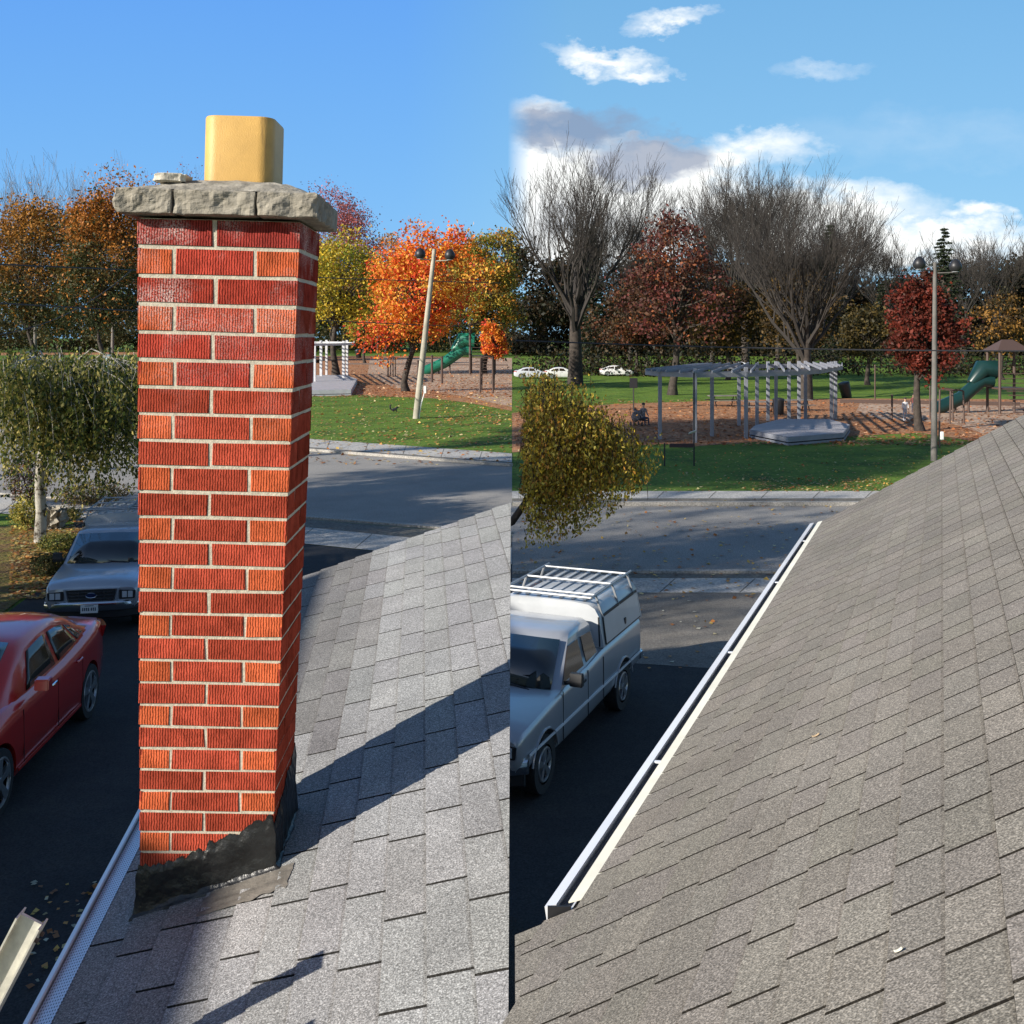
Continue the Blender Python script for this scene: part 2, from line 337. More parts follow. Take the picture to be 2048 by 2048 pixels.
# ------------------------------------------------------------------ leaves (numpy)
rng = np.random.default_rng(7)
def leaf_mesh(name, P, size, cols, parent=None, flat=.0, aspect=.6, droop=False, m=None):
    n = len(P); size = np.broadcast_to(np.asarray(size, float), (n,))
    a = rng.normal(size=(n, 3)); 
    if droop: a[:, 2] -= 1.6
    if flat: a[:, 2] *= (1-flat)
    a /= np.linalg.norm(a, axis=1)[:, None]
    b = rng.normal(size=(n, 3)); 
    if flat: b[:, 2] *= (1-flat)
    b -= a*(a*b).sum(1)[:, None]; b /= np.linalg.norm(b, axis=1)[:, None]
    c = np.cross(a, b)
    s = (size*rng.uniform(.6, 1.3, n))[:, None]
    V_ = np.empty((n, 4, 3))
    V_[:, 0] = P-a*s*.5; V_[:, 1] = P+b*s*aspect*.5+c*s*.08; V_[:, 2] = P+a*s*.5; V_[:, 3] = P-b*s*aspect*.5+c*s*.08
    me = bpy.data.meshes.new(name)
    me.vertices.add(4*n); me.vertices.foreach_set('co', V_.reshape(-1))
    me.loops.add(4*n); me.loops.foreach_set('vertex_index', np.arange(4*n, dtype=np.int32))
    me.polygons.add(n); me.polygons.foreach_set('loop_start', np.arange(0, 4*n, 4, dtype=np.int32))
    try: me.polygons.foreach_set('loop_total', np.full(n, 4, dtype=np.int32))
    except Exception: pass
    me.update(calc_edges=True)
    at = me.color_attributes.new('tint', 'FLOAT_COLOR', 'POINT')
    cc = np.ones((n, 4, 4)); cc[:, :, :3] = cols[:, None, :]
    at.data.foreach_set('color', cc.reshape(-1))
    return link(name, me, m or M['leaf'], parent)
def pick(pal, n, clump=None, jit=.25):
    pal = np.array(pal, float)
    if clump is None: idx = rng.integers(0, len(pal), n)
    else: idx = clump
    c = pal[idx]*rng.uniform(1-jit, 1+jit, (n, 1))
    return np.clip(c, 0, 1)
def tree(name, label, cat, base, H, R_, pal, nclump=120, nleaf=60, leaf=.4, trunk_r=.3, z0=.25, lean=(0, 0), group=None, topbias=0, clr=.13, bark='bark', shell=.55, grad=None, seed=0, squash=.75, gaps=0.0, tiers=None):
    """broad tree: trunk, limbs to clumps of leaves spread through an uneven crown"""
    random.seed(seed+11); global rng; rng = np.random.default_rng(seed+5)
    o = thing(name, label, cat, (base[0], base[1], 0), 0, group)
    cz = H*(z0+1)/2; hz = H*(1-z0)/2
    cl = []
    lob = [(random.uniform(0, 6.28), random.uniform(-.8, .9), random.uniform(.15, .48)) for _ in range(7)]
    while len(cl) < nclump:
        d = Vector((random.gauss(0, 1), random.gauss(0, 1), random.gauss(0, 1))).normalized()
        rr = random.uniform(shell**3, 1)**(1/3)
        az = math.atan2(d.y, d.x)
        k = .72+sum(a*math.exp(-((math.atan2(math.sin(az-t), math.cos(az-t)))**2+(d.z-zz)**2)/.18) for t, zz, a in lob)
        p = Vector((d.x*R_*k*rr, d.y*R_*k*rr, d.z*hz*rr*min(1.1, k)))
        wz = (p.z/hz+1)/2
        f = 1.0-.35*max(0, wz-.45)
        cl.append(Vector((p.x*f+lean[0]*(cz+p.z), p.y*f+lean[1]*(cz+p.z), cz+p.z)))
    tb = MB(); th = H*(z0+.18)
    tp = [Vector((lean[0]*z+.02*H*math.sin(z*.5+seed)*(z > .1), lean[1]*z, z)) for z in np.linspace(-.1, th, 7)]
    tb.tube(tp, [trunk_r*(1.35 if i == 0 else 1-.09*i) for i in range(7)], 9)
    top = tp[-1]; mid = tp[4]
    for c_ in cl[::max(1, len(cl)//45)]:
        st = mid.lerp(top, random.uniform(0, 1)); q = st.lerp(c_, .5)+Vector((0, 0, (c_-st).length*.10))
        r0 = trunk_r*random.uniform(.18, .38)
        tb.tube([st, st.lerp(q, .55)+Vector((0, 0, .03*H)), q, c_], [r0, r0*.7, r0*.45, r0*.15], 5, cap=False)
    tb.build('trunk', M[bark], o, smooth=60)
    P = []; idx = []
    cr = R_*clr*1.9
    for i, c_ in enumerate(cl):
        n = int(nleaf*random.uniform(.5, 1.4))
        q = rng.normal(size=(n, 3))*np.array([cr, cr, cr*squash])*.5*random.uniform(.7, 1.25)+np.array(c_)
        P.append(q)
        if grad: 
            g = (c_.z/H-z0)/(1-z0)+random.gauss(0, .12); k = int(min(len(pal)-1, max(0, g*len(pal))))
        else: k = random.randrange(len(pal))
        kk = np.full(n, k); sw = rng.random(n) < .25; kk[sw] = rng.integers(0, len(pal), sw.sum()); idx.append(kk)
    P = np.concatenate(P); idx = np.concatenate(idx)
    leaf_mesh('crown', P, leaf, pick(pal, len(P), idx), o)
    return o
def bare(name, label, cat, base, H, trunk_r=.35, z0=.22, spread=.5, depth=6, group=None, seed=0, m='twig', fan=None, leaves=None, n0=5, wmul=1.0):
    """leafless tree: upswept limbs forking down to fine twigs"""
    random.seed(seed*7+3); o = thing(name, label, cat, (base[0], base[1], 0), 0, group)
    tb = MB(); br = MB(); tips = []
    def grow(p, d, ln, r, k):
        pts = [p]; rr = [r]; q = p; dd = d
        ns = 3
        for i in range(ns):
            dd = (dd+Vector((random.gauss(0, .07), random.gauss(0, .07), .085))).normalized()
            q = q+dd*ln/ns; pts.append(q); rr.append(max(r*(1-.40*(i+1)/ns), .009*wmul))
        br.tube(pts, rr, 5 if k > 3 else 3, cap=False)
        if k == 0: tips.append(q); return
        nb = random.choice((2, 3)) if k < depth else 4
        for i in range(nb):
            t = random.uniform(.3, 1); j = min(int(t*3), 2); a = pts[j].lerp(pts[j+1], t*3-j)
            if i == 0: a = q
            ax = Vector((random.gauss(0, 1), random.gauss(0, 1), random.gauss(0, .3))).normalized()
            nd = (dd+ax*(random.uniform(.12, .25) if i == 0 else random.uniform(.35, .62))*spread*1.7).normalized()
            if nd.z < .28: nd.z = .35; nd.normalize()
            grow(a, nd, ln*random.uniform(.68, .88), max(r*(.62 if i == 0 else .45), .010*wmul), k-1)
    zt = H*z0
    tb.tube([(0, 0, -.1), (.05, 0, zt*.5), (.0, .03, zt), (0.05, 0, zt*1.6)], [trunk_r*1.3, trunk_r, trunk_r*.85, trunk_r*.55], 9)
    ln = H*(1-z0)*.27
    for i in range(n0):
        a = 2.4*i+random.uniform(-.3, .3); sp = (.15+.75*((i+.5)/n0))*spread*1.5
        d = Vector((math.cos(a)*sp, math.sin(a)*sp, 1)).normalized()
        grow(Vector((0, 0, zt*random.uniform(.8, 1.5))), d, ln*random.uniform(.9, 1.1), trunk_r*.42, depth)
    # stretch so that the tips reach H
    mz = max(v[2] for v in br.v); s = (H-zt)/(mz-zt)
    br.v = [(x, y, zt+(z-zt)*s if z > zt else z) for x, y, z in br.v]
    tb.build('trunk', M['barkg'] if m == 'barkg' else M['bark'], o, smooth=60)
    br.build('branches', M[m], o, fix=False)
    if leaves:
        T = np.array([(t.x, t.y, zt+(t.z-zt)*s) for t in tips]); k = rng.integers(0, len(T), leaves[0])
        P = T[k]+rng.normal(size=(leaves[0], 3))*leaves[2]
        leaf_mesh('crown', P, leaves[1], pick(leaves[3], len(P)), o)
    return o
def gx(px, Y): return (px-CX)/F*Y
def hz_(py, Y): return EYE+(HZ-py)/F*Y
ORANGE = [(.62, .10, .02), (.72, .17, .02), (.75, .27, .03), (.6, .06, .03), (.7, .35, .05)]
YELGR = [(.42, .30, .02), (.30, .27, .03), (.55, .38, .03), (.16, .2, .02), (.45, .33, .05)]
OLIVE = [(.10, .11, .02), (.16, .14, .025), (.28, .15, .03), (.07, .09, .02), (.33, .19, .03)]
DKGR = [(.03, .045, .018), (.045, .06, .02), (.06, .07, .02), (.09, .07, .02)]
BROWN = [(.20, .09, .03), (.28, .13, .03), (.14, .08, .03), (.35, .15, .03)]
MAROON = [(.10, .028, .024), (.14, .036, .03), (.07, .028, .022), (.10, .05, .03)]
PINKR = [(.36, .09, .10), (.30, .10, .10), (.42, .13, .11), (.25, .10, .08)]
def T(fn, name, label, px, pbase, ptop, wpx=0, *a, group='trees in the park', **k):
    X, Y = G(px, pbase); H = hz_(ptop, Y); R_ = wpx/2/F*Y
    if fn is tree: return tree(name, label, 'tree', (X, Y), H, R_, *a, group=group, **k)
    return bare(name, label, 'tree', (X, Y), H, *a, group=group, **k)
# --- left of the chimney
T(tree, 'maple_tree', 'dark green maple browning at its top, leftmost leafy tree beyond the weeping birch', 62, 722, 352, 250, [(.035, .045, .015), (.06, .065, .018), (.16, .085, .02), (.34, .15, .025), (.42, .19, .03)], nclump=260, nleaf=85, leaf=.62, trunk_r=.55, z0=.04, seed=1, grad=True, clr=.14)
T(tree, 'maple_tree', 'dark maple turning rusty orange at its top, directly left of the brick chimney', 205, 726, 318, 220, [(.03, .042, .015), (.045, .06, .018), (.09, .07, .02), (.38, .14, .025), (.5, .2, .03)], nclump=260, nleaf=85, leaf=.62, trunk_r=.5, z0=.04, seed=2, grad=True, clr=.14)
T(bare, 'bare_tree', 'grey leafless tree rising at the far left behind the dark maples', 70, 712, 300, trunk_r=.4, z0=.2, spread=.5, depth=5, seed=3, m='barkg', wmul=2.6)
T(bare, 'bare_tree', 'fine grey leafless tree showing above the rusty maple beside the chimney', 225, 708, 306, trunk_r=.4, z0=.2, spread=.45, depth=5, seed=4, m='barkg', wmul=2.6)
T(bare, 'bare_tree', 'bare tree whose twigs show just left of the yellow flue above the stone cap', 352, 706, 325, trunk_r=.4, z0=.2, spread=.42, depth=5, seed=5, m='barkg', wmul=2.6, leaves=(1800, .6, .9, PINKR))
T(tree, 'brown_tree', 'reddish brown thinning tree half hidden by the left edge of the chimney', 290, 712, 395, 150, BROWN+MAROON, nclump=90, nleaf=45, leaf=.62, z0=.15, seed=6)
# --- between chimney and seam
T(tree, 'red_maple_tree', 'tall dusky pink and maroon tree behind the yellow green tree right of the chimney', 668, 716, 338, 235, PINKR, nclump=240, nleaf=80, leaf=.5, z0=.2, seed=8, clr=.13, shell=.3)
T(tree, 'yellow_green_tree', 'yellow green maple standing behind the small pergola right of the chimney', 672, 750, 440, 245, YELGR, nclump=210, nleaf=65, leaf=.42, z0=.24, trunk_r=.5, seed=9, clr=.13)
T(tree, 'yellow_green_tree', 'small pale green tree with a slim trunk between the small pergola and the orange maple', 730, 728, 600, 90, YELGR, nclump=60, nleaf=50, leaf=.42, z0=.3, trunk_r=.3, seed=10, clr=.17)
T(tree, 'orange_maple_tree', 'bright orange and scarlet maple with a leaning trunk behind the left lamp pole', 812, 783, 428, 235, ORANGE+[(.75, .42, .06)], nclump=200, nleaf=80, leaf=.34, z0=.16, trunk_r=.38, lean=(.17, 0), seed=111, clr=.13)
T(tree, 'olive_orange_tree', 'olive green maple tipped with orange at the right of the orange maple', 968, 748, 425, 165, [(.2, .2, .03), (.3, .22, .03), (.5, .2, .03), (.14, .16, .03), (.42, .28, .04)], nclump=190, nleaf=80, leaf=.40, z0=.16, trunk_r=.4, seed=12, clr=.13)
T(tree, 'orange_maple_tree', 'low orange red branchy maple beside the dark climbing frame left of the seam of roofs', 985, 768, 640, 62, ORANGE, nclump=60, nleaf=50, leaf=.34, z0=.3, trunk_r=.2, seed=13, clr=.16)
T(tree, 'brown_tree', 'pale orange brown tree far behind the orange maple on its left side', 770, 708, 440, 120, [(.45, .22, .08), (.5, .26, .1), (.38, .2, .07)], nclump=90, nleaf=45, leaf=.75, z0=.15, seed=14)
T(tree, 'brown_tree', 'dull orange tree far behind between the orange maple and the olive maple', 905, 708, 455, 130, [(.45, .2, .07), (.4, .22, .08), (.3, .18, .06)], nclump=90, nleaf=45, leaf=.75, z0=.15, seed=15)
# --- right panel: backlight put into the park as darker leaf and bark colours
T(bare, 'bare_tree', 'tall leafless tree with many upswept limbs left of the large pergola', 1150, 768, 258, trunk_r=.75, z0=.22, spread=.52, depth=6, seed=123, n0=9, wmul=1.6, m='twig')
T(bare, 'bare_tree', 'leafless tree with fine twigs above the large pergola, left of its dark neighbour', 1490, 742, 305, trunk_r=.6, z0=.25, spread=.52, depth=6, seed=22, n0=8, wmul=1.9, m='twig')
T(bare, 'bare_tree', 'dark trunked leafless tree just right of centre behind the large pergola', 1612, 800, 345, trunk_r=.5, z0=.18, spread=.66, depth=6, seed=23, n0=10, wmul=1.3, m='twig')
T(bare, 'bare_tree', 'slim leafless tree above the left third of the large pergola roof', 1425, 735, 345, trunk_r=.4, z0=.2, spread=.5, depth=6, seed=28, m='twig', wmul=1.8, n0=8)
T(bare, 'bare_tree', 'slim leafless tree with crowded twigs above the right end of the large pergola', 1670, 730, 385, trunk_r=.4, z0=.2, spread=.6, depth=6, seed=29, m='twig', wmul=1.8, n0=9)
T(bare, 'bare_tree', 'pale leafless tree far behind, above the middle posts of the large pergola', 1555, 722, 318, trunk_r=.4, z0=.25, spread=.5, depth=6, seed=30, m='twig', wmul=2, n0=8)
T(bare, 'bare_tree', 'low leafless tree between the tall left tree and the maroon maple', 1260, 735, 370, trunk_r=.4, z0=.2, spread=.6, depth=6, seed=26, m='twig', wmul=1.8, n0=8)
T(bare, 'bare_tree', 'thin grey leafless tree between the pergola trees and the spruce', 1775, 716, 435, trunk_r=.5, z0=.2, spread=.5, depth=6, seed=24, m='twig', wmul=3)
T(bare, 'bare_tree', 'grey leafless tree at the far right edge beyond the spruce', 1990, 716, 425, trunk_r=.5, z0=.2, spread=.5, depth=6, seed=25, m='twig', wmul=3)
T(bare, 'bare_tree', 'leafless tree right of the right lamp pole behind the red maple', 1925, 720, 450, trunk_r=.5, z0=.2, spread=.5, depth=6, seed=27, m='twig', wmul=2.6)
T(tree, 'maroon_tree', 'sparse maroon and rust maple in front of the bright cloud, left of the pergola middle', 1345, 790, 385, 235, MAROON+[(.25, .08, .03)], nclump=210, nleaf=34, leaf=.36, z0=.18, trunk_r=.42, seed=31, clr=.11, shell=.1)
T(tree, 'rust_tree', 'low rust coloured tree between the tall leafless tree and the maroon maple', 1270, 752, 555, 170, [(.07, .03, .015), (.13, .042, .018), (.09, .05, .018), (.05, .035, .018)], nclump=130, nleaf=50, leaf=.42, z0=.15, seed=32)
T(tree, 'brown_tree', 'brown and gold tree behind the left half of the large pergola roof', 1455, 760, 545, 200, [(.06, .035, .014), (.10, .055, .015), (.04, .03, .014), (.17, .10, .02)], nclump=150, nleaf=50, leaf=.42, z0=.2, seed=33)
T(tree, 'brown_tree', 'dark brown tree filling in behind the right half of the large pergola roof', 1600, 765, 520, 210, [(.045, .03, .014), (.07, .042, .014), (.03, .026, .013), (.12, .07, .018)], nclump=170, nleaf=50, leaf=.42, z0=.2, seed=34)
T(tree, 'red_maple_tree', 'dark red maple standing behind the right lamp pole', 1840, 862, 535, 160, [(.13, .022, .014), (.17, .03, .016), (.10, .022, .013), (.07, .025, .013)], nclump=190, nleaf=62, leaf=.24, z0=.25, trunk_r=.27, seed=35, clr=.12)
T(tree, 'brown_tree', 'golden brown tree beyond the climbing tower at the right edge', 2005, 760, 560, 120, [(.14, .08, .02), (.07, .042, .018), (.28, .14, .03), (.04, .035, .014)], nclump=110, nleaf=50, leaf=.36, z0=.15, seed=36)
T(tree, 'brown_tree', 'olive brown tree between the pergola and the dark red maple', 1735, 770, 590, 140, [(.04, .035, .013), (.07, .05, .014), (.11, .075, .018), (.03, .028, .013)], nclump=120, nleaf=50, leaf=.36, z0=.22, seed=37)
def spruce(label, px, pbase, ptop, wpx, seed, nl=7000, open_=1.0):
    random.seed(seed); global rng; rng = np.random.default_rng(seed)
    X, Y = G(px, pbase); H = hz_(ptop, Y); R_ = wpx/2/F*Y
    o = thing('spruce_tree', label, 'tree', (X, Y, 0), 0, 'trees in the park')
    tb = MB(); tb.tube([(0, 0, -.1), (0, 0, H*.5), (0, 0, H*.98)], [H*.017, H*.011, .03], 7)
    P = []
    nt_ = int(H*1.6)
    for i in range(nt_):
        z = H*(.06+.92*i/nt_); r = R_*(1-(z/H))**.8+.25
        for k in range(7):
            a = random.uniform(0, 6.28); ln = r*random.uniform(.65, 1.12)
            e = Vector((math.cos(a)*ln, math.sin(a)*ln, z-ln*.22+.12*ln))
            tb.tube([(0, 0, z), e], [H*.004, H*.0012], 3, cap=False)
            n = int(nl/nt_/7*open_); t = rng.uniform(.15, 1, n)[:, None]
            q = np.array([0, 0, z])*(1-t)+np.array(e)*t+rng.normal(size=(n, 3))*np.array([.12, .12, .09])*ln*.9*(1.15-t); P.append(q)
    tb.build('trunk', M['bark'], o); P = np.concatenate(P)
    leaf_mesh('crown', P, H*.02+.1, pick([(.018, .032, .016), (.028, .042, .02), (.04, .05, .022)], len(P)), o, flat=.4, aspect=.4)
    return o
spruce('dark spruce standing behind the tall leafless tree left of the pergola', 1185, 728, 440, 95, 41)
spruce('broken topped spruce just right of the right lamp pole', 1888, 735, 446, 130, 42)
spruce('narrow dark spruce in the trees right of the tallest pergola trees', 1660, 735, 440, 100, 43)
spruce('dark spruce far back between leafless trees left of the lamp pole', 1763, 722, 560, 70, 44)
# far wood: one mass nobody could count
def woods(name, x0, x1, pbase, ptops, pal, n, leaf, seed, lab):
    global rng; rng = np.random.default_rng(seed); random.seed(seed)
    Y = F*EYE/(pbase-HZ); P = []; nb = n//220
    for i in range(nb):
        px = random.uniform(x0, x1); t = (px-x0)/(x1-x0)*(len(ptops)-1); k = min(int(t), len(ptops)-2); tp = ptops[k]*(1-(t-k))+ptops[k+1]*(t-k)
        H = hz_(tp, Y)*(1+.08*math.sin(px*.05)+random.uniform(-.1, .03)); y_ = Y*(1+random.uniform(-.02, .10))
        z = H*random.uniform(0.0, 1)**1.05
        c = np.array([gx(px, Y), y_, z]); q = rng.normal(size=(220, 3))*np.array([2.2, 2.0, 1.5])+c; P.append(q)
    P = np.concatenate(P); P = P[P[:, 2] > .05]
    o = leaf_mesh(name, P, leaf, pick(pal, len(P)), None); tag(o, lab, 'woodland', kind='stuff'); return o
woods('distant_woods', -150, 620, 701, [430, 420, 440, 470], [(.018, .026, .01), (.03, .035, .012), (.05, .042, .013), (.09, .06, .02)], 64000, 1.3, 51, 'mass of dark mixed woodland beyond the park left of the chimney')
woods('distant_woods', 560, 1030, 701, [470, 520, 500, 470], [(.16, .11, .03), (.12, .12, .03), (.22, .12, .04), (.07, .08, .03)], 38000, 1.3, 52, 'mass of olive and orange woodland beyond the playground with the slide')
woods('distant_woods', 1026, 2200, 712, [480, 505, 530, 505, 505, 570, 530, 530, 520], [(.018, .019, .012), (.032, .024, .012), (.05, .03, .013), (.024, .027, .013)], 120000, 1.25, 53, 'mass of dark brown woodland behind the pergola and lamp pole on the right')
woods('undergrowth', 1026, 2200, 752, [728, 722, 722, 735, 720, 722], [(.016, .019, .01), (.03, .026, .011), (.05, .036, .012)], 16000, .5, 54, 'low dark undergrowth along the back of the park on the right')
woods('undergrowth', -100, 1020, 706, [620, 610, 610, 615, 620], [(.035, .045, .018), (.06, .06, .02), (.10, .08, .025)], 26000, .9, 55, 'low olive undergrowth along the back of the park on the left')
# ------------------------------------------------------------------ weeping trees and shrubs near the houses
def weeping(name, label, base, arcs, pal, nstr, leaf, lpers, drop, bark, trunk, tr, seed, keep=None, cat='tree', width=.35):
    random.seed(seed); global rng; rng = np.random.default_rng(seed)
    o = thing(name, label, cat, (base[0], base[1], 0)); tb = MB()
    tb.tube(trunk, [tr*(1-.08*i) for i in range(len(trunk))], 10)
    P = []; top = Vector(trunk[-1])
    ends = []
    for e in arcs:
        e = Vector(e); st = top-Vector((0, 0, random.uniform(0, .6))); mid = st.lerp(e, .5)+Vector((0, 0, .35+.12*(e-st).length))
        path = [st, st.lerp(mid, .6)+Vector((0, 0, .15)), mid, mid.lerp(e, .6)+Vector((0, 0, .1)), e]
        tb.tube(path, [tr*.26, tr*.18, tr*.11, tr*.06, tr*.03], 5, cap=False); ends.append(path)
    for i in range(nstr):
        p = random.choice(ends); t = random.uniform(.2, 4); k = min(int(t), 3); a = p[k].lerp(p[k+1], t-k)+Vector((random.gauss(0, width), random.gauss(0, width), random.gauss(0, .12)))
        ln = random.uniform(.35, 1)*drop; ln = min(ln, a.z-random.uniform(.25, .9))
        if ln < .15: continue
        dx, dy = random.gauss(0, .12), random.gauss(0, .12)
        if keep and not keep(base[0]+a.x, base[1]+a.y, a.z): continue
        if i % 3 == 0: tb.tube([a, a+Vector((dx*.7, dy*.7, -ln*.3)), a+Vector((dx, dy, -ln*.6))], [.008, .006, .003], 3, cap=False)
        n = int(lpers*ln/drop)+2; tt = rng.uniform(0, 1, n)[:, None]
        q = np.array(a)+tt*np.array([dx, dy, -ln])+rng.normal(size=(n, 3))*.055; P.append(q)
    P = np.concatenate(P)
    if keep:
        mk = np.array([keep(base[0]+x, base[1]+y, z) for x, y, z in P]); P = P[mk]
    tb.build('trunk', M[bark], o, smooth=60); leaf_mesh('crown', P, leaf, pick(pal, len(P), jit=.35), o, droop=True, aspect=.5)
    return o
bX, bY = G(79, 1086)
arcs = []
random.seed(77)
for i in range(64):
    px = random.uniform(-10, 330); Yd = bY+random.uniform(-3.0, 3.5); py = (722 if px < 215 else 712)+(30 if 150 < px < 250 else 0)+random.uniform(0, 1)**1.3*175
    arcs.append((gx(px, Yd)-bX, Yd-bY, hz_(py, Yd)*.97))
weeping('weeping_birch', 'weeping green and yellow birch with pale trunk in the garden bed left of the chimney', (bX, bY), arcs,
        [(.20, .21, .035), (.09, .12, .025), (.34, .29, .06), (.055, .085, .02), (.44, .36, .11), (.045, .06, .02), (.28, .26, .05)], 3600, .12, 22, 1.7, 'birch',
        [(0, 0, -.05), (.05, 0, .8), (-.02, .05, 1.7), (.1, 0, 2.6), (.2, 0, 3.6), (.5, .1, 4.3)], .16, 61, width=.5)
arcs = []
for px, py, dy in ((1060, 735, .5), (1085, 760, -1), (1120, 775, 0), (1150, 790, 1), (1180, 815, -.5), (1210, 845, .5), (1240, 870, 0), (1270, 890, 1), (1300, 905, .3), (1315, 930, .8), (1100, 800, 1.5), (1140, 830, -1.2), (1060, 800, -1.2), (1055, 860, .3), (1190, 870, 1.4), (1230, 905, -.8), (1090, 850, 0), (1280, 940, -.6), (1040, 900, -1), (1050, 950, -.8), (1060, 1000, -1), (1035, 980, 0), (1080, 930, -1.3), (1100, 980, -.5), (1120, 900, -1.5), (1150, 940, -1), (1070, 1040, -1), (1110, 1030, .5), (1190, 940, -1), (1230, 950, .5), (1160, 990, .5)):
    Yd = 25.4+dy; arcs.append((gx(px, Yd)+.95, dy, hz_(py, Yd)))
weeping('weeping_tree', 'golden yellow weeping tree hanging over the road above the silver truck with white cap', (-.95, 25.4), arcs,
        [(.75, .52, .05), (.55, .38, .04), (.8, .6, .12), (.3, .21, .03), (.42, .32, .04), (.6, .28, .05), (.15, .11, .02)], 2500, .10, 22, 1.5, 'bark',
        [(0, 0, -.05), (.05, 0, .5), (.15, 0, .85), (.95, 0, 1.2), (1.6, .1, 2.1), (2.0, .1, 3.2)], .12, 62, keep=lambda x, y, z: x/y > .0095+.004*math.sin(z*9)*math.sin(z*23+y) and (HZ+(EYE-z)/y*F) < 1098-.0021*max(0, x/y*F-20)**2)
def bush(name, label, px, pbase, wpx, hpx, pal, n, leaf, seed, cat='shrub', group='small plants in the garden bed'):
    global rng; rng = np.random.default_rng(seed)
    X, Y = G(px, pbase); r = wpx/2/F*Y; h = hpx/F*Y
    o = thing(name, label, cat, (X, Y, 0), 0, group); tb = MB(); random.seed(seed)
    for i in range(9):
        a = random.uniform(0, 6.28); tb.tube([(0, 0, 0), (math.cos(a)*r*.4, math.sin(a)*r*.4, h*.5), (math.cos(a)*r*.8, math.sin(a)*r*.8, h*random.uniform(.6, .95))], [.02, .014, .006], 4, cap=False)
    tb.build('stem', M['twig'], o)
    d = rng.normal(size=(n, 3)); d /= np.linalg.norm(d, axis=1)[:, None]; rr = rng.uniform(.3, 1, n)[:, None]**.5
    lump = 1+.25*np.sin(d[:, :1]*5+seed)*np.cos(d[:, 1:2]*4)
    P = d*rr*lump*np.array([r, r, h*.5])+np.array([0, 0, h*.5]); P = P[P[:, 2] > .02]
    leaf_mesh('foliage', P, leaf, pick(pal, len(P), jit=.35), o); return o
bush('garden_shrub', 'pale yellow leaved shrub beside the boulder behind the left silver truck', 146, 1042, 34, 28, [(.5, .38, .15), (.35, .3, .08), (.2, .2, .04)], 500, .07, 71)
bush('garden_shrub', 'yellow and green shrub left of the pale birch trunk', 50, 1060, 62, 66, [(.4, .33, .06), (.18, .2, .04), (.5, .42, .12)], 1400, .08, 72)
bush('garden_shrub', 'low green ground cover shrub between birch trunk and silver truck mirror', 118, 1102, 90, 34, [(.1, .13, .03), (.2, .2, .04), (.06, .08, .02), (.3, .26, .06)], 2200, .06, 73)
bush('garden_shrub', 'dark low shrub beside the front fender of the left silver truck', 100, 1150, 80, 44, [(.04, .055, .018), (.07, .08, .02), (.1, .08, .03)], 2000, .06, 74)
bush('garden_shrub', 'reddish brown shrub under the left end of the weeping birch', 62, 1010, 90, 110, [(.12, .06, .03), (.22, .08, .04), (.07, .05, .025), (.05, .06, .02)], 3800, .07, 75)
bush('garden_shrub', 'brown leaf covered low hedge under the weeping birch on the lawn side', 190, 1008, 150, 44, [(.2, .11, .04), (.12, .1, .03), (.3, .2, .07), (.06, .06, .02)], 3500, .07, 76)
# fallen leaves on grass, road and drive
def litter(name, quads, n, size, pal, lab, seed):
    global rng; rng = np.random.default_rng(seed); P = []
    for (x0, y0, x1, y1, share) in quads:
        k = int(n*share); px = rng.uniform(x0, x1, k); py = rng.uniform(y0, y1, k)
        Y = F*EYE/(py-HZ); X = (px-CX)/F*Y; P.append(np.stack([X, Y, np.full(k, .035)], 1))
    P = np.concatenate(P); o = leaf_mesh(name, P, size, pick(pal, len(P), jit=.3), None, flat=.93, aspect=.8)
    return tag(o, lab, 'leaves', kind='stuff')
FALL = [(.6, .4, .1), (.55, .28, .08), (.4, .16, .05), (.6, .5, .25), (.3, .13, .05)]
litter('fallen_leaves', [(600, 795, 1024, 890, .6), (560, 890, 1024, 930, .1), (870, 790, 1024, 850, .3)], 2600, .2, FALL, 'yellow leaves scattered over the lawn with the leaning lamp pole', 81)
litter('fallen_leaves', [(1030, 900, 1900, 985, .55), (1500, 955, 1780, 984, .2), (1030, 1000, 1700, 1200, .25)], 2400, .11, FALL, 'yellow leaves scattered over the lawn and road in front of the large pergola', 82)
litter('fallen_leaves', [(20, 1020, 210, 1200, 1)], 3200, .1, FALL, 'dry leaves lying over the garden bed beside the left silver truck', 83)
litter('fallen_leaves', [(1140, 1200, 1480, 1340, 1)], 60, .09, FALL+[(.7, .65, .5)], 'few pale leaves on the lightened driveway behind the silver truck with the cap', 84)
litter('fallen_leaves', [(60, 1770, 230, 1990, 1)], 90, .07, FALL+[(.5, .48, .35)], 'scattered pale leaves on the dark driveway beside the perforated gutter', 87)
litter('fallen_leaves', [(560, 715, 1024, 795, 1)], 9000, .28, [(.4, .14, .05), (.5, .24, .1), (.55, .35, .2), (.28, .1, .04)], 'carpet of reddish leaves on the ground around the left playground', 85)
litter('fallen_leaves', [(1030, 800, 2100, 892, 1)], 9000, .22, [(.4, .14, .05), (.45, .2, .08), (.5, .3, .18), (.25, .1, .04)], 'carpet of reddish leaves around the posts of the large pergola', 86)
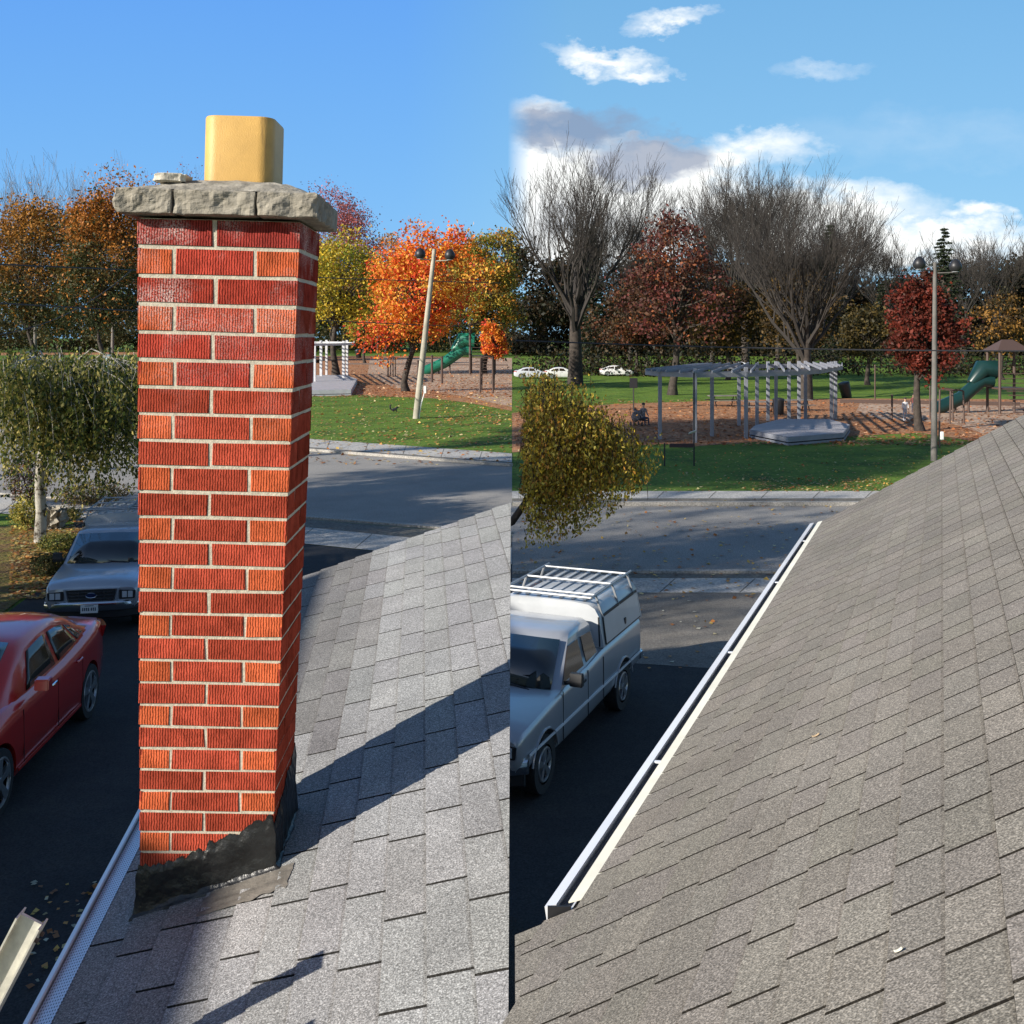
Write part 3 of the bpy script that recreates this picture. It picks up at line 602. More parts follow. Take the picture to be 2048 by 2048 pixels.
# ------------------------------------------------------------------ LEFT HOUSE: roof plane z = a x + b y + c (below the eye)
S = 1.2
LA, LB, LC = .33, .078, -2.119*S
def lz(x, y): return EYE+LA*x+LB*y+LC
RA, RB, RC = .541, -.219, -.768
def rz_(x, y): return EYE+RA*x+RB*y+RC
def roof_mat(name, base, gscale):
    m = mat(name, base, .92, spec=.25); t, b = nodes(m); tcn = t.nodes.new('ShaderNodeTexCoord')
    n = t.nodes.new('ShaderNodeTexNoise'); n.inputs['Scale'].default_value = gscale; n.inputs['Detail'].default_value = 1.5
    v = t.nodes.new('ShaderNodeTexVoronoi'); v.inputs['Scale'].default_value = gscale*.8
    n2 = t.nodes.new('ShaderNodeTexNoise'); n2.inputs['Scale'].default_value = 2.2; n2.inputs['Detail'].default_value = 5
    for q in (n, n2, v): t.links.new(tcn.outputs['Object'], q.inputs['Vector'])
    r = t.nodes.new('ShaderNodeValToRGB'); e = r.color_ramp.elements; e.new(.5); e.new(.6)
    for i, (p, k) in enumerate(((.33, .55), (.46, .86), (.56, 1.12), (.68, 1.65))): e[i].position = p; e[i].color = (base[0]*k, base[1]*k, base[2]*k, 1)
    t.links.new(n.outputs[0], r.inputs[0])
    mr = t.nodes.new('ShaderNodeMapRange'); mr.inputs[1].default_value = .3; mr.inputs[2].default_value = .7; mr.inputs[3].default_value = .86; mr.inputs[4].default_value = 1.12
    t.links.new(n2.outputs[0], mr.inputs[0])
    x = t.nodes.new('ShaderNodeVectorMath'); x.operation = 'SCALE'; t.links.new(r.outputs[0], x.inputs[0]); t.links.new(mr.outputs[0], x.inputs[3])
    vr = t.nodes.new('ShaderNodeMapRange'); vr.inputs[1].default_value = 0; vr.inputs[2].default_value = 1; vr.inputs[3].default_value = .75; vr.inputs[4].default_value = 1.25
    sv = t.nodes.new('ShaderNodeSeparateColor'); t.links.new(v.outputs['Color'], sv.inputs[0]); t.links.new(sv.outputs[0], vr.inputs[0])
    y = t.nodes.new('ShaderNodeVectorMath'); y.operation = 'SCALE'; t.links.new(x.outputs[0], y.inputs[0]); t.links.new(vr.outputs[0], y.inputs[3])
    a = t.nodes.new('ShaderNodeAttribute'); a.attribute_name = 'tint'; z = t.nodes.new('ShaderNodeVectorMath'); z.operation = 'MULTIPLY'
    t.links.new(y.outputs[0], z.inputs[0]); t.links.new(a.outputs[0], z.inputs[1]); t.links.new(z.outputs[0], b.inputs['Base Color'])
    bp = t.nodes.new('ShaderNodeBump'); bp.inputs['Distance'].default_value = .35/gscale; t.links.new(n.outputs[0], bp.inputs['Height']); t.links.new(bp.outputs[0], b.inputs['Normal'])
    return m
M['shinL'] = roof_mat('grey_shingle', (.272, .270, .266), 150)
M['shinR'] = roof_mat('weathered_shingle', (.20, .182, .157), 330)
def clip(poly, f):
    o = []
    for i in range(len(poly)):
        p, q = poly[i], poly[(i+1) % len(poly)]; a, b = f(p), f(q)
        if a >= 0: o.append(p)
        if a*b < 0:
            t = a/(a-b); o.append((p[0]+(q[0]-p[0])*t, p[1]+(q[1]-p[1])*t))
    return o
def shingles(name, zf, O, rdir, edir, na, nb, sa, sb, thick, slot, cons, m, parent, seed, darkline, jit=.3, tone=.12, stain=None):
    """tabs laid in courses; every tab is a wedge raised at its lower edge, with open slots between tabs"""
    random.seed(seed); mb = MB()
    def P(a, b): return (O[0]+a*rdir[0]+b*edir[0], O[1]+a*rdir[1]+b*edir[1])
    for i in range(na[0], na[1]):
        b = nb[0]+random.uniform(0, sb); base = random.uniform(.94, 1.06)
        while b < nb[1]:
            wd = sb*random.uniform(1-jit, 1+jit); a0 = i*sa; a1 = (i+1)*sa+sa*.15
            q = [P(a0, b+slot/2), P(a1, b+slot/2), P(a1, b+wd-slot/2), P(a0, b+wd-slot/2)]
            for c in cons: q = clip(q, c)
            if len(q) >= 3:
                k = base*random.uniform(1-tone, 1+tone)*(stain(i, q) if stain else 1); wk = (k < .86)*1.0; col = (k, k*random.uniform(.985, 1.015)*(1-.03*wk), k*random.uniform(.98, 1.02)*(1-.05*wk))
                def hgt(p):   # height above deck: thick at lower edge (a0), thin at upper
                    px, py = p[0]-O[0], p[1]-O[1]; det = rdir[0]*edir[1]-rdir[1]*edir[0]; a = (px*edir[1]-py*edir[0])/det
                    return thick*(1.15-.95*(a-a0)/(a1-a0))
                top = [(p[0], p[1], zf(*p)+hgt(p)) for p in q]; bot = [(p[0], p[1], zf(*p)-.001) for p in q]
                mb.poly(top, 0, col)
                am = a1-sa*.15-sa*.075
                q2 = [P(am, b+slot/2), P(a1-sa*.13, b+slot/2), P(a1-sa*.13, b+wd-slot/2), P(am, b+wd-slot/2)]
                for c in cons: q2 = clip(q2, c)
                if len(q2) >= 3: mb.poly([(p[0], p[1], zf(*p)+hgt(p)+.0004) for p in q2], 0, (col[0]*.86, col[1]*.85, col[2]*.84))  # darker upper edge: contact shade of the next course put into the tint
                for j in range(len(q)):
                    j2 = (j+1) % len(q); mb.poly([bot[j], bot[j2], top[j2], top[j]], 0, (.10, .095, .09))
            b += wd
    return mb.build(name, m, parent, color=True, fix=True)
kL = .10; kE = -.12
rL = (1, -kL); eL = (-.0844, 1)
OL = (-1.668*S, 4.759*S)              # a point on the shingle edge above the gutter
YF = 2.119*S/(.159+LB)              # far rake at X = 0
def farL(x): return YF-kE*x
def eaveL(y): return OL[0]+eL[0]*(y-OL[1])
hL = thing('shingle_house', 'single storey house with grey shingled roof carrying the brick chimney', 'house', (0, 0, 0))
consL = [lambda p: -.012-p[0], lambda p: farL(p[0])-p[1], lambda p: p[1]-.4, lambda p: p[0]-eaveL(p[1])]
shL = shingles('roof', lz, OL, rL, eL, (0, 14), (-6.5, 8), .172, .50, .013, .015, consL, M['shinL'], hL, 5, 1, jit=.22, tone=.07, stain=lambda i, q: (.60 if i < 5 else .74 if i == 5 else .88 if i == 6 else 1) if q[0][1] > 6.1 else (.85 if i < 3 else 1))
# roof deck and walls below
yn, yf = .4, farL(-1.9)
deckp = [(-.012, .4), (-.012, farL(0)), (eaveL(yf)+.0, farL(eaveL(yf))), (eaveL(.4), .4)]
mb = MB(); top = [(x, y, lz(x, y)-.002) for x, y in deckp]; bot = [(x, y, lz(x, y)-.16) for x, y in deckp]
mb.mesh(top+bot, [(0, 1, 2, 3), (7, 6, 5, 4), (0, 4, 5, 1), (1, 5, 6, 2), (2, 6, 7, 3), (3, 7, 4, 0)])
mb.build('roof_deck', M['felt'], hL)
wp = [(-.03, .6), (-.03, farL(0)-.35), (eaveL(yf)+.30, farL(-1.9)-.35), (eaveL(.6)+.30, .6)]
mb = MB(); top = [(x, y, lz(x, y)-.165) for x, y in wp]; bot = [(x, y, 0) for x, y in wp]
mb.mesh(top+bot, [(0, 1, 2, 3), (0, 4, 5, 1), (1, 5, 6, 2), (2, 6, 7, 3), (3, 7, 4, 0)])
mb.build('wall', M['siding'], hL)
# window and door in the drive side wall, only seen from another side
mb = MB(); xw = eaveL(3.5)+.285; mb.box((xw, 3.6, 1.55), (.05, 1.2, 1.0)); wf = mb.build('window', M['white'], hL, bevel=.01)
mb = MB(); mb.box((xw-.024, 3.6, 1.55), (.02, 1.06, .86)); mb.build('pane', M['glass'], wf)
# gutter with perforated guard
def perf_mat():
    m = mat('perforated_guard', (.60, .63, .68), .35, metal=.2); t, b = nodes(m); tcn = t.nodes.new('ShaderNodeTexCoord')
    uv = t.nodes.new('ShaderNodeUVMap'); fr = t.nodes.new('ShaderNodeVectorMath'); fr.operation = 'FRACTION'; t.links.new(uv.outputs[0], fr.inputs[0])
    sb_ = t.nodes.new('ShaderNodeVectorMath'); sb_.operation = 'DISTANCE'; sb_.inputs[1].default_value = (.5, .5, 0); t.links.new(fr.outputs[0], sb_.inputs[0])
    lt = t.nodes.new('ShaderNodeMath'); lt.operation = 'LESS_THAN'; lt.inputs[1].default_value = .24; t.links.new(sb_.outputs['Value'], lt.inputs[0])
    mx = t.nodes.new('ShaderNodeMix'); mx.data_type = 'RGBA'; mx.inputs[6].default_value = (.60, .63, .68, 1); mx.inputs[7].default_value = (.05, .06, .08, 1)
    t.links.new(lt.outputs[0], mx.inputs[0]); t.links.new(mx.outputs[2], b.inputs['Base Color']); return m
M['perf'] = perf_mat()
def gutter(parent, ev, zf, y0, y1, prof, name, m, lift=0.0, cap=True):
    """open channel swept along an eave; prof = (outward, up) points"""
    mb = MB(); rings = []
    for y in (y0, y1):
        x = ev(y); rings.append([(x-o, y, zf(x, y)+u+lift) for o, u in prof])
    mb.loft(rings); return mb.build(name, m, parent, bevel=0)
yc = farL(eaveL(9.9))-.05
g = gutter(hL, eaveL, lz, .45, yc, [(.0, .0), (.0, -.10), (.095, -.10), (.112, .012), (.088, .022), (.084, .012), (.092, -.006), (.086, -.092), (.008, -.092), (.008, 0)], 'gutter', M['gutter'])
gm = bpy.data.meshes.new('gutter_guard'); vs = []; 
for y in (.45, yc):
    x = eaveL(y)
    for o_, u_ in ((.084, -.006), (-.006, .020)): vs.append((x-o_, y, lz(x, y)+u_))
vs += [(a, b, c-.003) for a, b, c in vs]
gm.from_pydata(vs, [], [(0, 1, 3, 2), (4, 6, 7, 5), (0, 2, 6, 4), (1, 5, 7, 3), (0, 4, 5, 1), (2, 3, 7, 6)])
uvl = gm.uv_layers.new(name='UVMap')
for p in gm.polygons:
    for li in p.loop_indices:
        v = gm.vertices[gm.loops[li].vertex_index].co
        uvl.data[li].uv = ((eaveL(v.y)-v.x)/.0112, v.y/.0224)
link('gutter_guard', gm, M['perf'], g)
# ---- chimney
KH = 3.264; KW = .756; KD = .58; KT = .804
ch = bpy.data.objects.new('chimney', None)
stack = MB()
def kk(h): return 1+(KT-1)*h/KH
def cpt(u, v, h, o=0):
    k = kk(h); return Vector((u*KW*k+math.copysign(o, u)*(abs(u) > .49), v*KD*k+math.copysign(o, v)*(abs(v) > .49), -h))
random.seed(3)
MORTIN = .004
# mortar core
rings = []
for h in (0, KH+.35):
    k = kk(h); a, b = KW*k/2-MORTIN, KD*k/2-MORTIN; rings.append([(-a, -b, -h), (a, -b, -h), (a, b, -h), (-a, b, -h)])
stack.loft(rings, mi=1)
J = .0195
def brickface(stack, P0, ux, uz, nrm, wdt, hgt, wdb, col):
    """one brick face piece proud of the mortar: P0 lower-left, slightly uneven edges"""
    j = lambda: random.uniform(-.0026, .0026)
    a = P0+ux*j()+uz*j(); b = P0+ux*(wdt+j())+uz*j(); c = P0+ux*(wdt+j())+uz*(hgt+j()); d = P0+ux*j()+uz*(hgt+j())
    o = nrm*random.uniform(-.0008, .0012)
    i_ = -nrm*.012; bev = .0025
    fr = [p+o-nrm*.002 for p in (a, b, c, d)]
    cen = (a+b+c+d)/4; inn = [p+(cen-p).normalized()*bev+o for p in (a, b, c, d)]
    bk = [p+i_ for p in (a, b, c, d)]
    vs = inn+fr+bk
    fs = [(0, 1, 2, 3)]+[(4+i, 4+(i+1) % 4, (i+1) % 4, i) for i in range(4)]+[(8+i, 8+(i+1) % 4, 4+(i+1) % 4, 4+i) for i in range(4)]
    stack.mesh(vs, fs, 0, col)
h = 0.004; row = 0; CH0 = .137
while h < KH+.25:
    hc = CH0*kk(h)**1.9; k = kk(h+hc/2); j = J*k*k; bh = hc-j
    Wd, Dd = KW*k, KD*k
    zt = -(h+hc)+j
    for face in range(4):
        if face in (0, 2): n_, ux = (Vector((0, -1, 0)) if face == 0 else Vector((0, 1, 0))), (Vector((1, 0, 0)) if face == 0 else Vector((-1, 0, 0))); full, dep = Wd, Dd
        else: n_, ux = (Vector((1, 0, 0)) if face == 1 else Vector((-1, 0, 0))), (Vector((0, 1, 0)) if face == 1 else Vector((0, -1, 0))); full, dep = Dd, Wd
        st = (row % 2 == 0)
        if face in (0, 2): cuts = [0, .478, 1] if st else [0, .228, .735, 1]
        else: cuts = [0, .35, 1.0] if st else [0, .66, 1]
        org = -ux*full/2+n_*dep/2
        cuts = [c + (random.uniform(-.008, .008) if 0 < c < 1 else 0) for c in cuts]
        for a, b in zip(cuts[:-1], cuts[1:]):
            x0 = a*full+(j/2 if a > 0 else 0); x1 = b*full-(j/2 if b < 1 else 0)
            header = (b-a) < .3
            eff = max(0, 1-(h-.0)/.75) if row in (0, 1, 2, 4) else max(0, .5-h/1.6)
            t = random.uniform(.78, 1.16)
            col = (.55*t, .118*t, .048*t) if header else (.41*t, .070*t, .040*t)
            if row == 0: col = (.30*t, .045*t, .036*t)
            if row in (1, 2, 4, 5) and not header: col = (.38*t, .055*t, .036*t)
            brickface(stack, org+ux*x0+Vector((0, 0, zt)), ux, Vector((0, 0, 1)), n_, x1-x0, bh, 0, col)
    h += hc; row += 1
def brick_mat():
    m = mat('striated_brick', (1, 1, 1), 1, spec=.0); t, b = nodes(m); Lk = t.links
    tcn = t.nodes.new('ShaderNodeTexCoord'); sp = t.nodes.new('ShaderNodeSeparateXYZ'); Lk.new(tcn.outputs['Object'], sp.inputs[0])
    ad = t.nodes.new('ShaderNodeMath'); ad.operation = 'ADD'; Lk.new(sp.outputs[0], ad.inputs[0]); Lk.new(sp.outputs[1], ad.inputs[1])
    nn = t.nodes.new('ShaderNodeTexNoise'); nn.inputs['Scale'].default_value = 45; nn.inputs['Detail'].default_value = 3; Lk.new(tcn.outputs['Object'], nn.inputs['Vector'])
    ma = t.nodes.new('ShaderNodeMath'); ma.operation = 'MULTIPLY_ADD'; Lk.new(nn.outputs[0], ma.inputs[0]); ma.inputs[1].default_value = .012; Lk.new(ad.outputs[0], ma.inputs[2])
    sn = t.nodes.new('ShaderNodeMath'); sn.operation = 'MULTIPLY'; sn.inputs[1].default_value = 2*math.pi/.0125; Lk.new(ma.outputs[0], sn.inputs[0])
    si = t.nodes.new('ShaderNodeMath'); si.operation = 'SINE'; Lk.new(sn.outputs[0], si.inputs[0])
    mr = t.nodes.new('ShaderNodeMapRange'); mr.inputs[1].default_value = -.9; mr.inputs[2].default_value = .3; mr.inputs[3].default_value = 0; mr.inputs[4].default_value = 1; Lk.new(si.outputs[0], mr.inputs[0])
    n4 = t.nodes.new('ShaderNodeTexNoise'); n4.inputs['Scale'].default_value = 160; n4.inputs['Detail'].default_value = 4; Lk.new(tcn.outputs['Object'], n4.inputs['Vector'])
    hh = t.nodes.new('ShaderNodeMath'); hh.operation = 'MULTIPLY_ADD'; Lk.new(n4.outputs[0], hh.inputs[0]); hh.inputs[1].default_value = .9; Lk.new(mr.outputs[0], hh.inputs[2])
    bp = t.nodes.new('ShaderNodeBump'); bp.inputs['Distance'].default_value = .0030; Lk.new(hh.outputs[0], bp.inputs['Height']); Lk.new(bp.outputs[0], b.inputs['Normal'])
    at = t.nodes.new('ShaderNodeAttribute'); at.attribute_name = 'tint'
    # grooves darker than the ridges
    dr = t.nodes.new('ShaderNodeMapRange'); dr.inputs[1].default_value = 0; dr.inputs[2].default_value = 1; dr.inputs[3].default_value = .52; dr.inputs[4].default_value = 1.12; Lk.new(mr.outputs[0], dr.inputs[0])
    sc_ = t.nodes.new('ShaderNodeVectorMath'); sc_.operation = 'SCALE'; Lk.new(at.outputs[0], sc_.inputs[0]); Lk.new(dr.outputs[0], sc_.inputs[3])
    n5 = t.nodes.new('ShaderNodeTexNoise'); n5.inputs['Scale'].default_value = 11; n5.inputs['Detail'].default_value = 6; n5.inputs['Roughness'].default_value = .7; Lk.new(tcn.outputs['Object'], n5.inputs['Vector'])
    d5 = t.nodes.new('ShaderNodeMapRange'); d5.inputs[1].default_value = .3; d5.inputs[2].default_value = .7; d5.inputs[3].default_value = .60; d5.inputs[4].default_value = 1.28; Lk.new(n5.outputs[0], d5.inputs[0])
    sc2 = t.nodes.new('ShaderNodeVectorMath'); sc2.operation = 'SCALE'; Lk.new(sc_.outputs[0], sc2.inputs[0]); Lk.new(d5.outputs[0], sc2.inputs[3])
    # white salts on the upper courses
    n6 = t.nodes.new('ShaderNodeTexNoise'); n6.inputs['Scale'].default_value = 3.2; n6.inputs['Detail'].default_value = 3; Lk.new(tcn.outputs['Object'], n6.inputs['Vector'])
    zr = t.nodes.new('ShaderNodeMapRange'); zr.inputs[1].default_value = -1.05; zr.inputs[2].default_value = -.15; zr.inputs[3].default_value = 0; zr.inputs[4].default_value = 1; Lk.new(sp.outputs[2], zr.inputs[0])
    e1 = t.nodes.new('ShaderNodeMapRange'); e1.inputs[1].default_value = .47; e1.inputs[2].default_value = .66; Lk.new(n6.outputs[0], e1.inputs[0])
    e2 = t.nodes.new('ShaderNodeMapRange'); e2.inputs[1].default_value = .42; e2.inputs[2].default_value = .62; Lk.new(n4.outputs[0], e2.inputs[0])
    mu = t.nodes.new('ShaderNodeMath'); mu.operation = 'MULTIPLY'; Lk.new(e1.outputs[0], mu.inputs[0]); Lk.new(zr.outputs[0], mu.inputs[1])
    mu2 = t.nodes.new('ShaderNodeMath'); mu2.operation = 'MULTIPLY'; Lk.new(mu.outputs[0], mu2.inputs[0]); Lk.new(e2.outputs[0], mu2.inputs[1])
    mx = t.nodes.new('ShaderNodeMix'); mx.data_type = 'RGBA'; Lk.new(mu2.outputs[0], mx.inputs[0]); Lk.new(sc2.outputs[0], mx.inputs[6]); mx.inputs[7].default_value = (.62, .50, .46, 1)
    Lk.new(mx.outputs[2], b.inputs['Base Color']); return m
M['brick'] = brick_mat()
M['mortar'] = mat('mortar', (.50, .455, .36), .95, nscale=40, namt=.18, bump=.003, bscale=120, spec=.1)
chim = stack.build('chimney', [M['brick'], M['mortar']], hL, color=True)
chim.location = (-1.142*S, 4.354*S, EYE+.443*S)
chim.rotation_euler = Matrix.Rotation(.025, 3, 'Y').to_4x4().to_euler()
chim.rotation_euler = (Matrix.Rotation(.025, 4, 'Y') @ Matrix.Rotation(.024, 4, 'Z')).to_euler()
tag(chim, 'tapering red brick chimney stack with pale mortar')
# stone cap: rough blocks
def rock(mb_name, c, d, parent, m, seed, rough=.012, faces=('-y',), cuts=9, label=None, bev=.004, skew=0):
    bm = bmesh.new(); bmesh.ops.create_cube(bm, size=1)
    bmesh.ops.subdivide_edges(bm, edges=bm.edges[:], cuts=cuts, use_grid_fill=True)
    bmesh.ops.triangulate(bm, faces=bm.faces[:])
    for v in bm.verts:
        p = Vector((v.co.x*d[0], v.co.y*d[1], v.co.z*d[2])); e = Vector((seed*3.7, seed*1.9, seed*.7))
        q = p.copy()
        # round the arrises a little
        a = [abs(v.co[i])*2 for i in range(3)]; nedge = sum(1 for t in a if t > .9)
        if nedge >= 2: q -= Vector([math.copysign(bev, v.co[i]) if a[i] > .9 else 0 for i in range(3)])
        for f in faces:
            ax = 'xyz'.index(f[1]); sg = -1 if f[0] == '-' else 1
            if v.co[ax]*sg > .3:
                r = noise.fractal(p*14+e, 1.0, 2.1, 4)*rough*1.5+noise.noise(p*6+e)*rough*1.6
                r += -abs(noise.noise(p*9-e))*rough*.9
                und = (v.co.z+.5); r += -rough*1.2*(1-min(1, und*1.6))*noise.noise(p*5+e*2)
                q[ax] += sg*(r+rough*.4)
        q += noise.noise_vector(p*22+e)*.0022
        q.z += noise.noise(p*9+e)*.003
        v.co = q+Vector(c)
    me = bpy.data.meshes.new(mb_name); bm.to_mesh(me); bm.free()
    o = link(mb_name, me, m, parent)
    if label: o['label'] = label
    return o
M['cap'] = mat('limestone', (.27, .245, .20), .95, nscale=16, namt=.28, bump=.006, bscale=55, spec=.1, det=8)
M['crown'] = mat('cracked_mortar_crown', (.29, .27, .23), .95, nscale=12, namt=.35, bump=.010, bscale=28, spec=.1)
ov = .082; fy = -KD/2-ov; fx0 = -KW/2-ov; fx1 = KW/2+ov
cz = .0705; chh = .117; dep = .20
w1, w2 = .262, .642
segs = [(fx0, fx0+w1, 1), (fx0+w1+.006, fx0+w2, 2), (fx0+w2+.008, fx1, 3)]
for a, b, s_ in segs:
    fc = ['-y']+(['-x'] if s_ == 1 else [])+(['+x'] if s_ == 3 else [])
    rock('cap_stone', ((a+b)/2, fy+dep/2, cz), (b-a, dep, chh), chim, M['cap'], s_, .010, fc, 17)
rock('cap_stone', (fx1-.10, fy+dep+.006+.155, cz), (.20, .31, chh*.98), chim, M['cap'], 5, .010, ['+x'], 14)
rock('cap_stone', (fx0+.10, fy+dep+.006+.155, cz), (.20, .31, chh), chim, M['cap'], 6, .010, ['-x'], 12)
for a, b, s_ in ((fx0, 0, 8), (.008, fx1, 9)):
    rock('cap_stone', ((a+b)/2, fy+dep+.318+.10, cz), (b-a, .2, chh), chim, M['cap'], s_, .010, ['+y'], 12)
# mortar crown sloping up to the flue
FX, FY, FW = .045, .0, .168
mb = MB()
def crown(u, v):
    an = 2*math.pi*u; c, s_ = math.cos(an), math.sin(an); m_ = max(abs(c), abs(s_))
    ox, oy = c/m_*(KW/2+.045), s_/m_*(KD/2+.055); ix, iy = FX+c/m_*(FW+.01), FY+s_/m_*(FW+.01)
    x = ox+(ix-ox)*v; y = oy+(iy-oy)*v; z = .127+.070*v**.8
    p = Vector((x*7, y*7, 3.3)); z += noise.fractal(p, 1, 2, 3)*.012*(1-.3*v)+(.012 if (x > .12 and v < .7 and y < 0) else 0)*noise.noise(p*2+Vector((5, 0, 0)))
    return (x, y, z if v > 0 else .13)
mb.grid(crown, 72, 14); mb.build('mortar_crown', M['crown'], chim, smooth=40)
# clay flue liner
def rrect(w_, r, n=7, z=0, cx=0, cy=0):
    o = []
    for i, (sx_, sy_) in enumerate(((1, -1), (1, 1), (-1, 1), (-1, -1))):
        for j in range(n+1):
            a = -math.pi/2+i*math.pi/2+j/n*math.pi/2; o.append((cx+sx_*(w_-r)+r*math.cos(a), cy+sy_*(w_-r)+r*math.sin(a), z))
    return o
mb = MB(); zt_ = .512
prof = [(FW, .072, .12), (FW, .072, zt_-.008), (FW-.004, .069, zt_), (FW-.022, .055, zt_), (FW-.028, .05, zt_-.01), (FW-.028, .05, .14)]
rings = [rrect(w_, r, 7, z, FX, FY) for w_, r, z in prof]
mb.loft(rings, cap=False)
def flue_mat():
    m = mat('glazed_clay_flue', (.58, .345, .095), .5, spec=.4, nscale=5, namt=.10, bump=.0015, bscale=160); t, b = nodes(m); Lk = t.links
    src = b.inputs['Base Color'].links[0].from_socket
    tcn = t.nodes.new('ShaderNodeTexCoord'); mp = t.nodes.new('ShaderNodeMapping'); mp.inputs['Scale'].default_value = (26, 26, 2.2); Lk.new(tcn.outputs['Object'], mp.inputs[0])
    n = t.nodes.new('ShaderNodeTexNoise'); n.inputs['Scale'].default_value = 1; n.inputs['Detail'].default_value = 5; Lk.new(mp.outputs[0], n.inputs['Vector'])
    r = t.nodes.new('ShaderNodeMapRange'); r.inputs[1].default_value = .60; r.inputs[2].default_value = .68; r.inputs[4].default_value = .6; Lk.new(n.outputs[0], r.inputs[0])
    x = t.nodes.new('ShaderNodeMix'); x.data_type = 'RGBA'; Lk.new(r.outputs[0], x.inputs[0]); Lk.new(src, x.inputs[6]); x.inputs[7].default_value = (.25, .15, .06, 1)
    Lk.new(x.outputs[2], b.inputs['Base Color']); return m
M['flue'] = flue_mat()
mb.build('flue_liner', M['flue'], chim, smooth=50)
# loose chip lying on the cap
chip = rock('loose_stone', (-1.598*1.0, 5.00, EYE+.732), (.155, .12, .042), None, mat('pale_stone', (.52, .48, .4), .95, nscale=20, namt=.2, bump=.004, bscale=70), 4, .007, ['-y', '-x', '+x'], 7, bev=.012)
tag(chip, 'pale flat loose stone lying on the left end of the chimney cap', 'stone')
# tar flashing
M['tar'] = mat('roofing_tar', (.014, .014, .014), .36, nscale=7, namt=.4, bump=.016, bscale=12, spec=.5)
CL = Vector(chim.location); CM = chim.rotation_euler.to_matrix()
def roofh(xl, yl_):   # depth below chimney origin at which the roof surface is, in the chimney's own frame
    hh_ = 2.9
    for _ in range(12):
        p = CL+CM@Vector((xl*kk(hh_), yl_*kk(hh_), -hh_)); hh_ += p.z-lz(p.x, p.y)
    return hh_
mb = MB(); per = 96; nv = 16
def tarfn(u, v):
    s_ = u*4; i = int(s_) % 4; t = s_-int(s_) if u < 1 else 0
    if u >= 1: i = 0; t = 0
    cor = [(-.5, -.5), (.5, -.5), (.5, .5), (-.5, .5)]; a, b = cor[i], cor[(i+1) % 4]
    cx_, cy_ = a[0]+(b[0]-a[0])*t, a[1]+(b[1]-a[1])*t
    rh = roofh(cx_*KW, cy_*KD)
    tops = {0: .20+.03*t, 1: .22+.14*t, 2: .36-.12*t, 3: .24-.04*t}[i]
    if i == 0: tops = .235-.03*math.sin(t*3)+(.03 if t > .5 else 0)
    tops += .030*noise.noise(Vector((cx_*9, cy_*9, 1.7)))+.028*noise.noise(Vector((cx_*33, cy_*33, 4)))
    nn_ = Vector((cx_, cy_, 0)).normalized()
    if v < .7:
        q = v/.7; h_ = rh-tops*(1-q); k = kk(h_)
        th = .003+.012*min(1, q*5)+.010*noise.noise(Vector((cx_*7, cy_*7, h_*5)))*min(1, q*4)+.003*noise.noise(Vector((cx_*30, cy_*30, h_*26)))*min(1, q*4)+.012*q**3
        if v == 0: th = -.004
        mx_ = max(abs(cx_), abs(cy_))*2
        ex = math.copysign(th, cx_) if abs(cx_) > .499 else cx_*2*th; ey = math.copysign(th, cy_) if abs(cy_) > .499 else cy_*2*th
        return (cx_*KW*k+ex, cy_*KD*k+ey, -h_)
    q = (v-.7)/.3; o_ = .015+q*(.026+.02*noise.noise(Vector((cx_*7, cy_*7, 9))))
    k = kk(rh); x = cx_*KW*k+(math.copysign(o_, cx_) if abs(cx_) > .499 else cx_*2*o_); y = cy_*KD*k+(math.copysign(o_, cy_) if abs(cy_) > .499 else cy_*2*o_)
    p = CL+CM@Vector((x, y, -rh)); p.z = lz(p.x, p.y)+.030*(1-q)**2+(.016 if q < .95 else .002)
    return CM.transposed()@(p-CL)
mb.grid(tarfn, 200, 30); mb.build('tar_flashing', M['tar'], chim, smooth=60)
# patched membrane below the chimney
mb = MB()
def patch(u, v):
    x = -1.80+.86*u; y = 4.93-.30*v-.16*v*math.sin(u*5)*.4+.01*noise.noise(Vector((u*9, v*9, 0)))
    x = -1.42+.40*u; y = 4.97-(.20+.05*noise.noise(Vector((u*6, 2, 1))))*v; return (x+.02*noise.noise(Vector((v*6, u, 5))), y, lz(x, y)+.0150)
mb.grid(patch, 30, 8); mb.build('roof_patch', mat('old_tar_stain', (.15, .135, .115), .9, nscale=9, namt=.3, bump=.004, bscale=60), hL)
# unseen pipe added below the view to cast a shadow stripe on the roof
vx, vy = -1.18, 2.72
vp = MB(); vp.tube([(vx, vy, lz(vx, vy)-.05), (vx, vy, lz(vx, vy)+.42)], .036, 16)
spipe = vp.build('shade_pipe', M['black'], hL, smooth=40)
